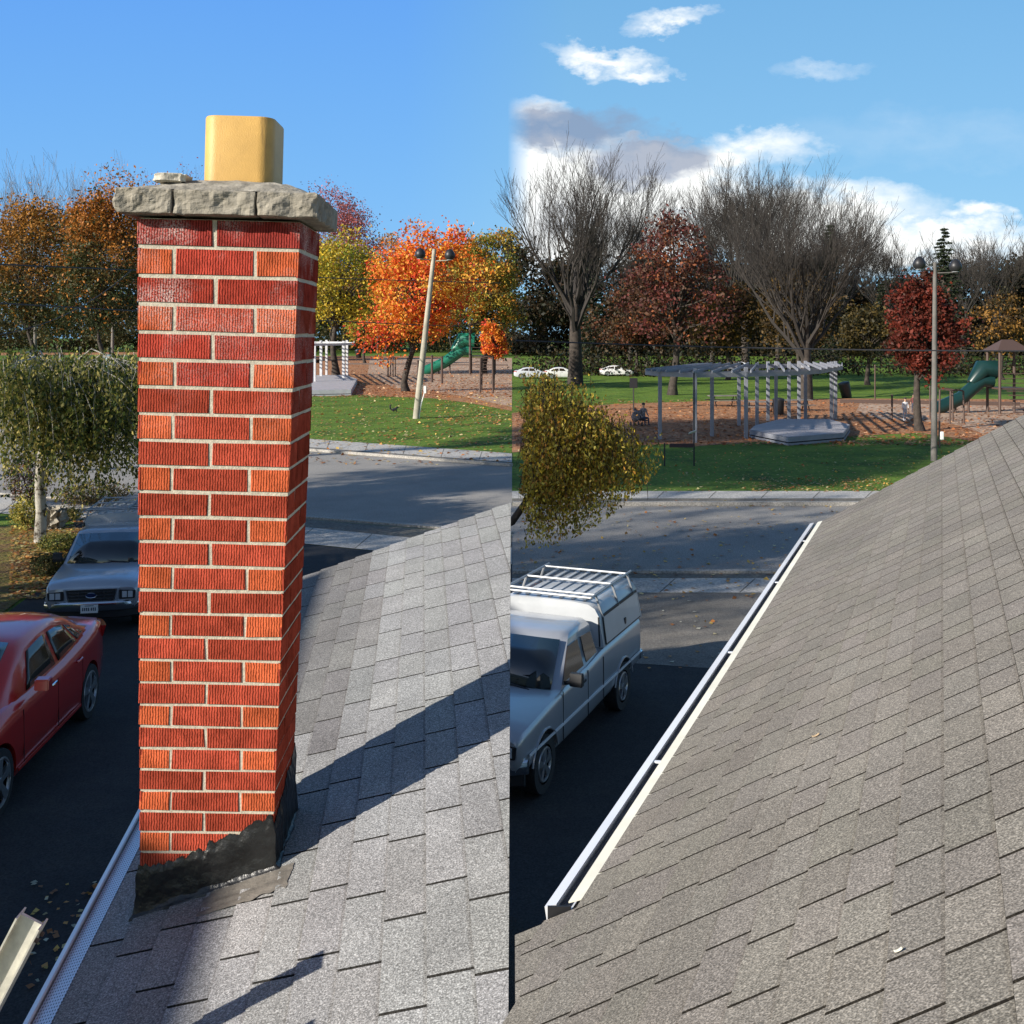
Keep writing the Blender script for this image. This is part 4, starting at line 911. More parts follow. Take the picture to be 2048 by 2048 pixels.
# ladder leaning on the gutter, only the top of one rail in view
lad = thing('ladder', 'galvanised ladder leaning against the gutter of the house with the brick chimney', 'ladder', (0, 0, 0))
topP = Vector((-1.63, 3.60, EYE-1.985)); foot = Vector((-3.55, 3.60, .02)); ld = (topP-foot).normalized()
for dy in (0, -.42):
    mb = MB(); a, b = foot+Vector((0, dy, 0)), topP+Vector((0, dy, 0)); nrm_ = Vector((ld.z, 0, -ld.x))
    Mx = ld.to_track_quat('X', 'Z').to_matrix()
    mb.bar(a, b, .012, .085); 
    rl = mb.build('rail', M['galv'], lad)
    mb = MB()
    # flange plate facing the sun side and its two bolts
    sd = Vector((0, -1, 0)) if dy == 0 else Vector((0, 1, 0))
    pl = nrm_*.042
    mb.bar(a+pl, b+pl, .07, .006); mb.bar(a-pl, b-pl, .07, .006)
    mb.build('flange', M['galv'], rl)
    for t in (.02, -.02):
        mb = MB(); p = b-ld*.045+pl*1.1+Vector((0, t, 0)); mb.tube([p, p+nrm_*.012], .008, 8)
        mb.build('bolt', M['brownp'], rl)
L_ = (topP-foot).length
for i in range(int(L_/.3)):
    p = foot+ld*(.25+.3*i); mb = MB(); mb.tube([p, p+Vector((0, -.42, 0))], .016, 8); mb.build('rung', M['galv'], lad)
# ------------------------------------------------------------------ RIGHT HOUSE
kR = .1; rR = (1, -kR); eR = (.405, 1)
Pe = (1.93, 6.59)                     # far end of the shingle edge
def eaveR(y): return Pe[0]+.405*(y-Pe[1])
def farR(x): return Pe[1]-kR*(x-Pe[0])
YG = 2.165                            # where the gutter stops and the roof steps out
hR = thing('shingle_house', 'house with weathered brown grey shingled roof and white eaves gutter, without a chimney', 'house', (0, 0, 0))
XR = 4.7
def insideR(p): return 1
consR1 = [lambda p: farR(p[0])-p[1], lambda p: p[1]+1.2, lambda p: p[0]-eaveR(p[1]), lambda p: XR-p[0]+.405*p[1]*0]
def stepR(p):   # near part reaches to X = 0.008 below the step line
    return YG-.12*(p[0]-.084)*1.6-p[1]
base_b = (-9, 2)
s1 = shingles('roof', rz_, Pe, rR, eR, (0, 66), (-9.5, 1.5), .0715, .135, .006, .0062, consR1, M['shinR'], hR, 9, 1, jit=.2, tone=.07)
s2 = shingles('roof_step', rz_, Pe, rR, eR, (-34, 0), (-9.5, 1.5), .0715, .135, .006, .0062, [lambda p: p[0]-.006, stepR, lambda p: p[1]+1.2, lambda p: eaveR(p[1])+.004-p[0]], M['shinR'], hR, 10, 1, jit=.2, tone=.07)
pts = [(eaveR(-1.2)*1, -1.2)]
def prism(name, pts, zt, m, parent, dz=.10):
    mb = MB(); top = [(x, y, zt(x, y)) for x, y in pts]; bot = [(x, y, zt(x, y)-dz) for x, y in pts]; n = len(pts)
    mb.mesh(top+bot, [tuple(range(n)), tuple(range(2*n-1, n-1, -1))]+[(i, i+n, (i+1) % n+n, (i+1) % n) for i in range(n)]); return mb.build(name, m, parent)
deckR = [(eaveR(YG), YG), Pe, (XR, farR(XR)), (XR, -1.2), (.006, -1.2), (.006, YG+.02)]
prism('roof_deck', deckR, lambda x, y: rz_(x, y)-.0015, M['felt'], hR, .09)
# back slope
mb = MB(); rx = XR; 
q = [(rx, -1.2, rz_(rx, -1.2)), (rx, farR(rx), rz_(rx, farR(rx))), (rx+4.5, farR(rx)+.4, rz_(rx, farR(rx))-2.4), (rx+4.5, -1.2, rz_(rx, -1.2)-2.4)]
mb.mesh(q+[(x, y, z-.09) for x, y, z in q], [(0, 1, 2, 3), (7, 6, 5, 4), (0, 4, 5, 1), (1, 5, 6, 2), (2, 6, 7, 3), (3, 7, 4, 0)]); mb.build('back_slope', M['shinR'], hR, color=True)
wpR = [(eaveR(YG)+.16, YG-.03), (Pe[0]+.1, Pe[1]-.22), (XR, farR(XR)-.2), (XR, -1.1), (.05, -1.1), (.05, YG-.06)]
mb = MB(); n = len(wpR); top = [(x, y, rz_(x, y)-.10) for x, y in wpR]; bot = [(x, y, 0) for x, y in wpR]
mb.mesh(top+bot, [(i, i+n, (i+1) % n+n, (i+1) % n) for i in range(n)]); mb.build('wall', M['siding'], hR)
mb = MB(); mb.mesh([(XR+.01, -1.1, 0), (XR+.01, farR(XR)-.2, 0), (XR+4.2, farR(XR)-.1, 0), (XR+4.2, -1.1, 0), (XR+.01, -1.1, rz_(XR, -1.1)-.1), (XR+.01, farR(XR)-.2, rz_(XR, 6)-.1), (XR+4.2, farR(XR)-.1, rz_(XR, 6)-2.4), (XR+4.2, -1.1, rz_(XR, -1)-2.4)], [(0, 1, 5, 4), (1, 2, 6, 5), (2, 3, 7, 6), (3, 0, 4, 7)]); mb.build('wall', M['siding'], hR)
# gutter: white lip, dark trough, cream drip edge
prG = [(.000, -.004), (.000, -.05), (.046, -.05), (.054, .004), (.030, .009), (.030, .002), (.044, -.004), (.040, -.046), (.004, -.046), (.004, -.004)]
gR = gutter(hR, lambda y: eaveR(y)-.021, rz_, YG+.01, Pe[1]-.02, prG, 'gutter', M['gutter'])
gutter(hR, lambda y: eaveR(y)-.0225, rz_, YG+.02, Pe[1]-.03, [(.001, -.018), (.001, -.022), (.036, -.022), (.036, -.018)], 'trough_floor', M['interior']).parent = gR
def dripf(u, v):
    y = YG+.015+(Pe[1]-.02-YG)*u; x = eaveR(y)+.012-.040*v; return (x, y, rz_(eaveR(y), y)+.010-.010*v)
mb = MB(); mb.grid(dripf, 60, 1); o_ = mb.build('drip_edge', M['cream'], hR)
dm = o_.modifiers.new('t', 'SOLIDIFY'); dm.thickness = .003
for yy_ in (2.9, 3.9, 5.0, 6.0):
    mb = MB(); x = eaveR(yy_); mb.bar((x-.02, yy_, rz_(x, yy_)-.004), (x-.062, yy_+.017, rz_(x, yy_)-.008), .012, .004); mb.build('hanger', M['gutter'], gR)
mb = MB(); x = eaveR(YG+.01); mb.box((x-.045, YG+.006, rz_(x, YG)-.028), (.048, .004, .044)); mb.build('end_cap', M['black'], gR)
# small leaf and chips on the roof
for i, (px, py, sz, lab) in enumerate(((1631, 1480, .008, 'curled brown leaf lying on the weathered roof nearest its middle'), (1796, 1916, .005, 'pale chip of debris near the bottom of the weathered roof'))):
    u, v = (px-CX)/F, -(py-HZ)/F; Y = RC/(v-RA*u-RB); x = u*Y
    mb = MB(); mb.grid(lambda a, b: (x+(a-.5)*sz*2, Y+(b-.5)*sz*.8, rz_(x, Y)+.010+.6*sz*((a-.5)**2)*2+.3*sz*(b-.5)**2+(a-.5)*sz*.9), 6, 3)
    o_ = mb.build('dry_leaf', mat('dry_leaf', (.45, .33, .2) if i == 0 else (.75, .7, .55), .8), None, smooth=60); sm = o_.modifiers.new('t', 'SOLIDIFY'); sm.thickness = .001
    tag(o_, lab, 'leaf')
# ------------------------------------------------------------------ unseen house, garage and trees added outside the frame to shade drive and park
hN = thing('shade_house', 'large unseen gabled house added outside the left edge of the view for shade', 'house', (0, 0, 0))
x0, x1, xm, hw = -18.8, -12.2, -15, 6.4
for y0, y1, hr in ((-10, 2.0, 10.35), (2.0, 7.8, 9.55)):  # ridge heights shaped to set the shade edge on roof and truck
    mb = MB(); mb.mesh([(x0, y0, 0), (x1, y0, 0), (x1, y1, 0), (x0, y1, 0), (x0, y0, hw), (x1, y0, hw), (x1, y1, hw), (x0, y1, hw), (xm, y0, hr-.14), (xm, y1, hr-.14)],
        [(0, 1, 5, 8, 4), (1, 2, 6, 5), (2, 3, 7, 9, 6), (3, 0, 4, 7)]); mb.build('wall', M['siding'], hN)
    mb = MB()
    for xa in (x0-.4, x1+.4):
        za = hw-.35; q = [(xm, y0-.02, hr), (xm, y1+.02, hr), (xa, y1+.02, za), (xa, y0-.02, za)]
        mb.mesh(q+[(x, y, z-.12) for x, y, z in q], [(0, 1, 2, 3), (7, 6, 5, 4), (0, 4, 5, 1), (1, 5, 6, 2), (2, 6, 7, 3), (3, 7, 4, 0)])
    mb.build('roof', M['siding'], hN)
for y in (-6, -2, 2, 6):
    for z in (1.6, 4.4):
        mb = MB(); mb.box((x1+.02, y, z), (.06, 1.1, 1.3)); f_ = mb.build('window', M['white'], hN); mb = MB(); mb.box((x1+.05, y, z), (.02, .95, 1.15)); mb.build('pane', M['glass'], f_)
gar = thing('garage', 'low unseen gabled garage added outside the left edge of the view for shade', 'garage', (0, 0, 0))  # unseen, added to keep the red car and drive in shade
mb = MB(); mb.mesh([(-19, 9.3, 0), (-12.6, 9.3, 0), (-12.6, 14.6, 0), (-19, 14.6, 0), (-19, 9.3, 4), (-12.6, 9.3, 4), (-12.6, 14.6, 4), (-19, 14.6, 4), (-15.8, 9.3, 6.0), (-15.8, 14.6, 6.0)], [(0, 1, 5, 8, 4), (1, 2, 6, 5), (2, 3, 7, 9, 6), (3, 0, 4, 7)]); mb.build('wall', M['siding'], gar)
mb = MB()
for xa in (-19.3, -12.3):
    q = [(-15.8, 9.1, 6.15), (-15.8, 14.8, 6.15), (xa, 14.8, 3.95), (xa, 9.1, 3.95)]; mb.mesh(q+[(x, y, z-.1) for x, y, z in q], [(0, 1, 2, 3), (7, 6, 5, 4), (0, 4, 5, 1), (1, 5, 6, 2), (2, 6, 7, 3), (3, 7, 4, 0)])
mb.build('roof', M['siding'], gar)
tree('garden_tree', 'leafy garden tree outside the left edge of the view beyond the garage', 'tree', (-17.5, 17.2), 7.5, 3.0, OLIVE, nclump=70, nleaf=60, leaf=.28, trunk_r=.2, z0=.15, seed=91)
for i, (x, y, hh_) in enumerate(((-30, 24, 17), (-30, 5, 23), (-34, 9, 25))):
    bare('unseen_tree', 'tall leafless roadside tree outside the left edge of the view', 'tree', (x, y), hh_, .35, z0=.35, spread=.55, depth=6, group='roadside trees outside the view', seed=93+i, n0=6, wmul=2, leaves=(400, .45, .8, OLIVE))
for i, (x, y, hh_, rr_) in enumerate(((-50, 9, 38, 8), (-56, 20, 41, 8), (-60, 4, 42, 7))):
    tree('unseen_tree', 'tall unseen leafy tree added outside the left edge of the view for shade', 'tree', (x, y), hh_, rr_, OLIVE, nclump=120, nleaf=36, leaf=.8, trunk_r=.4, z0=.70 if i < 3 else .55, group='unseen leafy trees added for shade', seed=97+i)  # added, crowns set high so their shade lands on the right lawn
# ------------------------------------------------------------------ vehicles
def boolean_cut(o, cutters):
    dg = None
    for c in cutters:
        md = o.modifiers.new('b', 'BOOLEAN'); md.object = c; md.operation = 'DIFFERENCE'; md.solver = 'EXACT'
    dg = bpy.context.evaluated_depsgraph_get(); me = bpy.data.meshes.new_from_object(o.evaluated_get(dg))
    o.modifiers.clear(); old = o.data; o.data = me
    for c in cutters: bpy.data.objects.remove(c)
def cyl_cut(x, y0, y1, r, z):
    mb = MB(); mb.tube([(x, y0, z), (x, y1, z)], r, 32); return mb.build('cutter', M['black'])
def wheel(parent, x, y, r, wd, side, rimr, spokes=5, name='wheel', rimm='alloy'):
    e = MB(); s_ = side
    prof = [(r*.66, 0), (r*.97, 0), (r, -.03), (r, -wd+.03), (r*.97, -wd), (r*.6, -wd)]
    rings = []
    for i in range(33):
        a = 2*math.pi*i/32; rings.append([(x+q*math.cos(a), y+s_*t, r+q*math.sin(a)) for q, t in prof])
    for i in range(32):
        for j in range(len(prof)-1): e.poly([rings[i][j], rings[i+1][j], rings[i+1][j+1], rings[i][j+1]])
    e.v = [tuple(v) for v in e.v]
    wh = e.build(name, M['rubber'], parent, smooth=40, weld=True)
    b = MB()
    b.tube([(x, y-s_*.07, r), (x, y-s_*.10, r)], rimr*1.02, 28)
    for k in range(spokes):
        a = 2*math.pi*k/spokes+.3
        for da in (-.13, .13):
            b.bar((x+.03*math.cos(a), y-s_*.02, r+.03*math.sin(a)), (x+rimr*math.cos(a+da), y-s_*.015, r+rimr*math.sin(a+da)), .035, .05)
    ring = []
    for i in range(29):
        a = 2*math.pi*i/28; ring.append((x+rimr*math.cos(a), y-s_*.012, r+rimr*math.sin(a)))
    b.tube(ring, .018, 6, cap=False); b.tube([(x, y-s_*.03, r), (x, y+s_*.004, r)], rimr*.22, 14)
    b.build('rim', M[rimm], wh, smooth=40)
    return wh
def ringbody(x, w_, zb, zt, crown=.02, sh=.06, n=5, tuck=.92, belly=1.0):
    h = [(w_*tuck*.55, zb), (w_*tuck, zb), (w_*.985, zb+.10), (w_*belly, zb+(zt-zb)*.45), (w_*belly*.995, zt-sh*1.7), (w_*.985, zt-sh), (w_*.955, zt-sh*.35), (w_*.88, zt), (w_*.5, zt+crown*.75), (0, zt+crown)]
    r = [(x, y, z) for y, z in h]+[(x, -y, z) for y, z in reversed(h[:-1])]
    return r
def make_truck(label, group):
    o = thing('pickup_truck', label, 'truck', (0, 0, 0), 0, group)
    # x forward from the rear bumper; front bumper face at 5.05, axles at 1.03 and 4.22
    st = [(.06, .80, .50, 1.16, .0), (.12, .855, .46, 1.18, .0), (1.2, .87, .42, 1.18, .0), (1.95, .87, .40, 1.18, 0), (2.6, .875, .38, 1.13, .0), (3.55, .875, .38, 1.10, .0), (3.72, .875, .38, 1.09, .03), (4.2, .872, .40, 1.045, .045), (4.6, .865, .42, 1.0, .05), (4.82, .85, .46, .965, .045), (4.93, .83, .5, .92, .035), (4.965, .80, .55, .88, .02)]
    mb = MB(); mb.loft([ringbody(x, w_, zb, zt, cr) for x, w_, zb, zt, cr in st]); body = mb.build('body', M['silver'], o, smooth=35)
    boolean_cut(body, [cyl_cut(x, y0, y1, .43, .36) for x in (1.03, 4.22) for y0, y1 in ((.56, 1.2), (-1.2, -.56))])
    body.data.set_sharp_from_angle(angle=R(35))
    for sd in (-1, 1):
        for xa in (1.03, 4.22):
            mb = MB(); pts = [(xa+.435*math.cos(a), sd*.872, .36+.435*math.sin(a)) for a in np.linspace(R(14), R(166), 16)]
            mb.tube(pts, .014, 6); mb.build('wheel_arch', M['silver'], body, smooth=50)
            wheel(o, xa, sd*.865, .36, .22, sd, .2, 5)
        mb = MB(); mb.bar((.2, sd*.876, .66), (4.75, sd*.876, .66), .012, .035); mb.build('side_moulding', M['gutter'], body)
    # cab
    def cabring(z, x0, x1, w_, r=.1):
        return [(x1-.02, -w_+r, z), (x1, -w_*.5, z), (x1+.03, 0, z), (x1, w_*.5, z), (x1-.02, w_-r, z), (x1-.12, w_, z), (x0+.1, w_, z), (x0, w_-r, z), (x0, 0, z), (x0, -w_+r, z), (x0+.1, -w_, z), (x1-.12, -w_, z)]
    mb = MB(); mb.loft([cabring(1.06, 1.98, 3.74, .83), cabring(1.12, 1.98, 3.66, .82), cabring(1.56, 2.04, 3.12, .70), cabring(1.63, 2.10, 2.98, .665), cabring(1.655, 2.2, 2.86, .60), cabring(1.665, 2.4, 2.7, .4)])
    cab = mb.build('cab', M['silver'], o, smooth=45)
    def lerp3(a, b, t): return tuple(a[i]+(b[i]-a[i])*t for i in range(3))
    def pane(name, c, parent, m, th=.012, nrm=(0, 0, 0), nu=4, nv=3, label=None):
        mb = MB(); c = [tuple(Vector(p)+Vector(nrm)*th) for p in c]
        mb.grid(lambda u, v: lerp3(lerp3(c[0], c[1], u), lerp3(c[3], c[2], u), v), nu, nv); p = mb.build(name, m, parent)
        s_ = p.modifiers.new('t', 'SOLIDIFY'); s_.thickness = .008; s_.offset = 0
        return p
    # windshield follows the cab front in three facets
    wl = [(3.69, -.735, 1.10), (3.735, -.42, 1.10), (3.765, 0, 1.10), (3.735, .42, 1.10), (3.69, .735, 1.10)]
    wt = [(3.09, -.635, 1.575), (3.14, -.35, 1.59), (3.165, 0, 1.60), (3.14, .35, 1.59), (3.09, .635, 1.575)]
    mb = MB()
    for i in range(4):
        q = [Vector(p)+Vector((.028, 0, .016)) for p in (wl[i], wl[i+1], wt[i+1], wt[i])]; mb.poly(q)
    ws = mb.build('windshield', M['glass'], cab, smooth=60, weld=True); s_ = ws.modifiers.new('t', 'SOLIDIFY'); s_.thickness = .01
    for y0 in (-.42, .12):
        mb = MB(); mb.tube([(3.80, y0+.35, 1.10), (3.755, y0, 1.145), (3.74, y0-.08, 1.16)], [.014, .009, .006], 5); mb.build('wiper', M['black'], ws)
    for sd in (-1, 1):
        def sp(x, z, o_=.008):
            t = (z-1.12)/(1.56-1.12); return (x, sd*(.82-.12*t+o_), z)
        mb = MB(); mb.poly([sp(3.50, 1.15), sp(2.72, 1.15), sp(2.72, 1.50), sp(3.05, 1.50), sp(3.12, 1.47)]); q = mb.build('side_window', M['glassl'], cab); s_ = q.modifiers.new('t', 'SOLIDIFY'); s_.thickness = .012
        mb = MB(); mb.poly([sp(2.60, 1.16), sp(2.16, 1.18), sp(2.2, 1.48), sp(2.58, 1.50)]); q = mb.build('side_window', M['glassl'], cab); s_ = q.modifiers.new('t', 'SOLIDIFY'); s_.thickness = .012
        mb = MB(); mb.loft([[(3.42+dx*.5, sd*(y_), 1.10+dz) for dx, dz in ((-.09, 0), (.09, 0), (.11, .06), (.08, .17), (-.08, .17), (-.11, .06))] for y_ in (.90, .93, 1.05, 1.07)]); mb.tube([(3.42, sd*.82, 1.12), (3.42, sd*.93, 1.15)], .03, 6)
        mb.build('mirror', M['black'], cab, bevel=.006)
        mb = MB(); mb.bar((2.78, sd*.885, .98), (2.92, sd*.885, .98), .02, .03); mb.build('door_handle', M['black'], body)
        for xs in (2.66, 3.62, 2.0):
            mb = MB(); mb.bar((xs, sd*.877, .46), (xs, sd*.872, 1.08), .004, .012); mb.build('door_seam', M['black'], body)
        # lamps
        mb = MB(); mb.loft([[(xx, sd*ya, za) for ya, za in ((.50, .66), (.78, .67), (.80, .82), (.50, .84))] for xx in (4.86, 4.985)]); hl = mb.build('headlight', M['black'], o, bevel=.008)
        mb = MB()
        for yc_ in (.60, .705): mb.box((4.99, sd*yc_, .755), (.02, .085, .115))
        mb.build('lens', M['lens'], hl, smooth=30)
        mb = MB(); mb.box((.05, sd*.76, .93), (.05, .13, .34)); mb.build('tail_light', M['tail'], o, bevel=.008)
    # grille
    mb = MB(); mb.loft([[(xx, ya*sc_, .745+(za-.745)*sc_) for ya, za in ((-.42, .63), (.42, .63), (.47, .87), (-.47, .87))] for xx, sc_ in ((4.90, 1.12), (4.995, 1.08), (5.0, 1.0), (4.96, .97))]); gr = mb.build('grille', M['silver'], o, bevel=.006)
    mb = MB(); mb.loft([[(xx, ya, za) for ya, za in ((-.40, .645), (.40, .645), (.445, .855), (-.445, .855))] for xx in (4.95, 4.999)]); mb.build('grille_mesh', M['black'], gr)
    mb = MB()
    for z in (.69, .75, .81): mb.bar((5.004, -.42, z), (5.004, .42, z), .014, .016)
    for y in (-.22, 0, .22): mb.bar((5.006, y, .65), (5.006, y, .85), .012, .013)
    mb.build('grille_bar', M['chrome'], gr)
    mb = MB(); mb.tube([(5.005, 0, .755), (5.016, 0, .755)], 1, 24); mb.v = [(x, y*.095, .755+(z-.755)*.042) for x, y, z in mb.v]; mb.build('emblem', mat('emblem_blue', (.015, .03, .09), .2, coat=1), gr)
    mb = MB(); ringp = [(5.014, .098*math.cos(a), .755+.044*math.sin(a)) for a in np.linspace(0, 2*math.pi, 25)]; mb.tube(ringp, .005, 5, cap=False); mb.build('emblem_rim', M['chrome'], gr)
    # bumpers
    mb = MB(); pr = [(.0, -.09), (.05, -.08), (.07, -.02), (.06, .06), (.03, .085), (.0, .08)]; rings = []
    for y in np.linspace(-.88, .88, 13):
        dx = 5.0-.22*(abs(y)/.88)**4; rings.append([(dx+a, y, .55+b) for a, b in pr])
    mb.loft(rings); bp = mb.build('bumper', M['chrome'], o, smooth=40)
    mb = MB(); rings = []
    for y in np.linspace(-.84, .84, 9):
        dx = 4.96-.2*(abs(y)/.88)**4; rings.append([(dx, y, .30), (dx+.04, y, .33), (dx+.04, y, .462), (dx, y, .462)])
    mb.loft(rings); mb.build('air_dam', M['black'], o, smooth=40)
    mb = MB(); mb.box((5.078, -.02, .52), (.01, .31, .155)); pt = mb.build('licence_plate', M['white'], bp)
    mb = MB()
    for i, y in enumerate((-.125, -.09, -.055, -.02, .03, .065, .1)): mb.box((5.0845, -.02+y+.01, .515), (.003, .018, .06)); mb.box((5.0845, -.02+y+.01, .515+.02*(i % 3-1)), (.003, .026, .012))
    mb.box((5.0845, -.02, .58), (.003, .16, .012)); mb.build('plate_marks', M['jeans'], pt)
    mb = MB(); mb.box((.0, 0, .56), (.14, 1.7, .14)); mb.build('rear_bumper', M['chrome'], o, bevel=.02)
    mb = MB(); mb.box((2.5, 0, .40), (4.6, 1.1, .16)); mb.build('chassis', M['black'], o)
    # cap over the bed
    def cr_(x, zt, w_): 
        h = [(.86, 1.185), (.86, 1.22), (w_+.06, zt-.17), (w_, zt-.07), (w_-.1, zt-.015), (w_*.5, zt+.008), (0, zt+.012)]
        return [(x, y, z) for y, z in h]+[(x, -y, z) for y, z in reversed(h[:-1])]
    mb = MB(); mb.loft([cr_(.08, 1.78, .72), (cr_(.14, 1.80, .735)), cr_(1.85, 1.82, .735), cr_(1.95, 1.80, .72)]); cap = mb.build('canopy', M['capw'], o, smooth=40)
    for sd in (-1, 1):
        def cs(x, z, o_=.007):
            t = (z-1.22)/(1.64-1.22); return (x, sd*(.86-.065*t+o_), z)
        mb = MB(); mb.poly([cs(.2, 1.23), cs(1.86, 1.23), cs(1.84, 1.60), cs(.22, 1.60)]); p = mb.build('side_door', M['capw'], cap); s_ = p.modifiers.new('t', 'SOLIDIFY'); s_.thickness = .014
        mb = MB(); loop = [cs(.19, 1.222, .012), cs(1.87, 1.222, .012), cs(1.85, 1.615, .012), cs(.21, 1.615, .012)]
        for i in range(4): mb.bar(loop[i], loop[(i+1) % 4], .016, .016 if i != 2 else .05)
        mb.build('door_seal', M['black'], p)
        mb = MB(); mb.box(cs(.95, 1.33, .018), (.08, .02, .1)); mb.build('latch', M['dark'], p, bevel=.004)
        mb = MB(); mb.bar((1.95, sd*.80, 1.2), (1.95, sd*.78, 1.62), .02, .02); mb.build('front_seal', M['black'], cap)
    mb = MB(); mb.poly([(.068, -.55, 1.3), (.068, .55, 1.3), (.075, .5, 1.68), (.075, -.5, 1.68)]); p = mb.build('rear_window', M['glass'], cap); s_ = p.modifiers.new('t', 'SOLIDIFY'); s_.thickness = .012
    rk = bpy.data.objects.new('roof_rack', None)
    mb = MB()
    for sd in (-1, 1):
        mb.tube([(.15, sd*.70, 1.91), (2.05, sd*.70, 1.91)], .02, 6)
        for xs in (.35, 1.1, 1.85): mb.tube([(xs, sd*.70, 1.91), (xs, sd*.81, 1.60)], .018, 6)
    for xs in (.35, 1.1, 1.85, 2.05): mb.tube([(xs, -.70, 1.91), (xs, .70, 1.91)], .018, 6)
    rk = mb.build('roof_rack', M['alu'], cap, smooth=50)
    for k in range(7):
        mb = MB(); y = -.54+.18*k; mb.bar((.15, y, 1.835), (1.9, y, 1.835), .05, .014); mb.build('roof_rib', M['capw'], cap)
    return o
truck = make_truck('silver pickup truck with its grille facing the view, half hidden behind the brick chimney', 'silver pickup trucks')
fx, fy = G(180, 1262); 
def place_vehicle(o, front, heading, length):
    """front: ground point under the middle of the front bumper; heading: direction the nose points"""
    d = Vector((heading[0], heading[1], 0)).normalized(); o.rotation_euler = (0, 0, math.atan2(d.y, d.x)); o.location = Vector((front[0], front[1], 0))-d*length
place_vehicle(truck, (-7.95, 20.0), (.17, -1), 5.05)
t2 = copy_tree(truck); t2['label'] = 'silver pickup truck seen from its flank with white cap and rack, beside the white gutter'
hd = Vector((-1.30, -2.97, 0)).normalized(); sidev = Vector((-hd.y, hd.x, 0))   # left of heading
# outer face of the left-hand wheels touches the line through (1.70,16.13) and (.40,13.16)
cF = Vector((.40, 13.16, 0))-sidev*.85
t2.rotation_euler = (0, 0, math.atan2(hd.y, hd.x)); t2.location = cF-hd*4.22
# ladder carried on the left truck
ladc = thing('ladder', 'aluminium ladder lying on the rack of the silver truck behind the chimney', 'ladder', truck.location)
ladc.rotation_euler = truck.rotation_euler
for y in (.22, .62):
    mb = MB(); mb.bar((.1, y, 1.97), (2.55, y, 1.97), .03, .075); mb.build('rail', M['alu'], ladc)
for i in range(8):
    mb = MB(); mb.tube([(.25+.3*i, .22, 1.97), (.25+.3*i, .62, 1.97)], .018, 6); mb.build('rung', M['alu'], ladc)
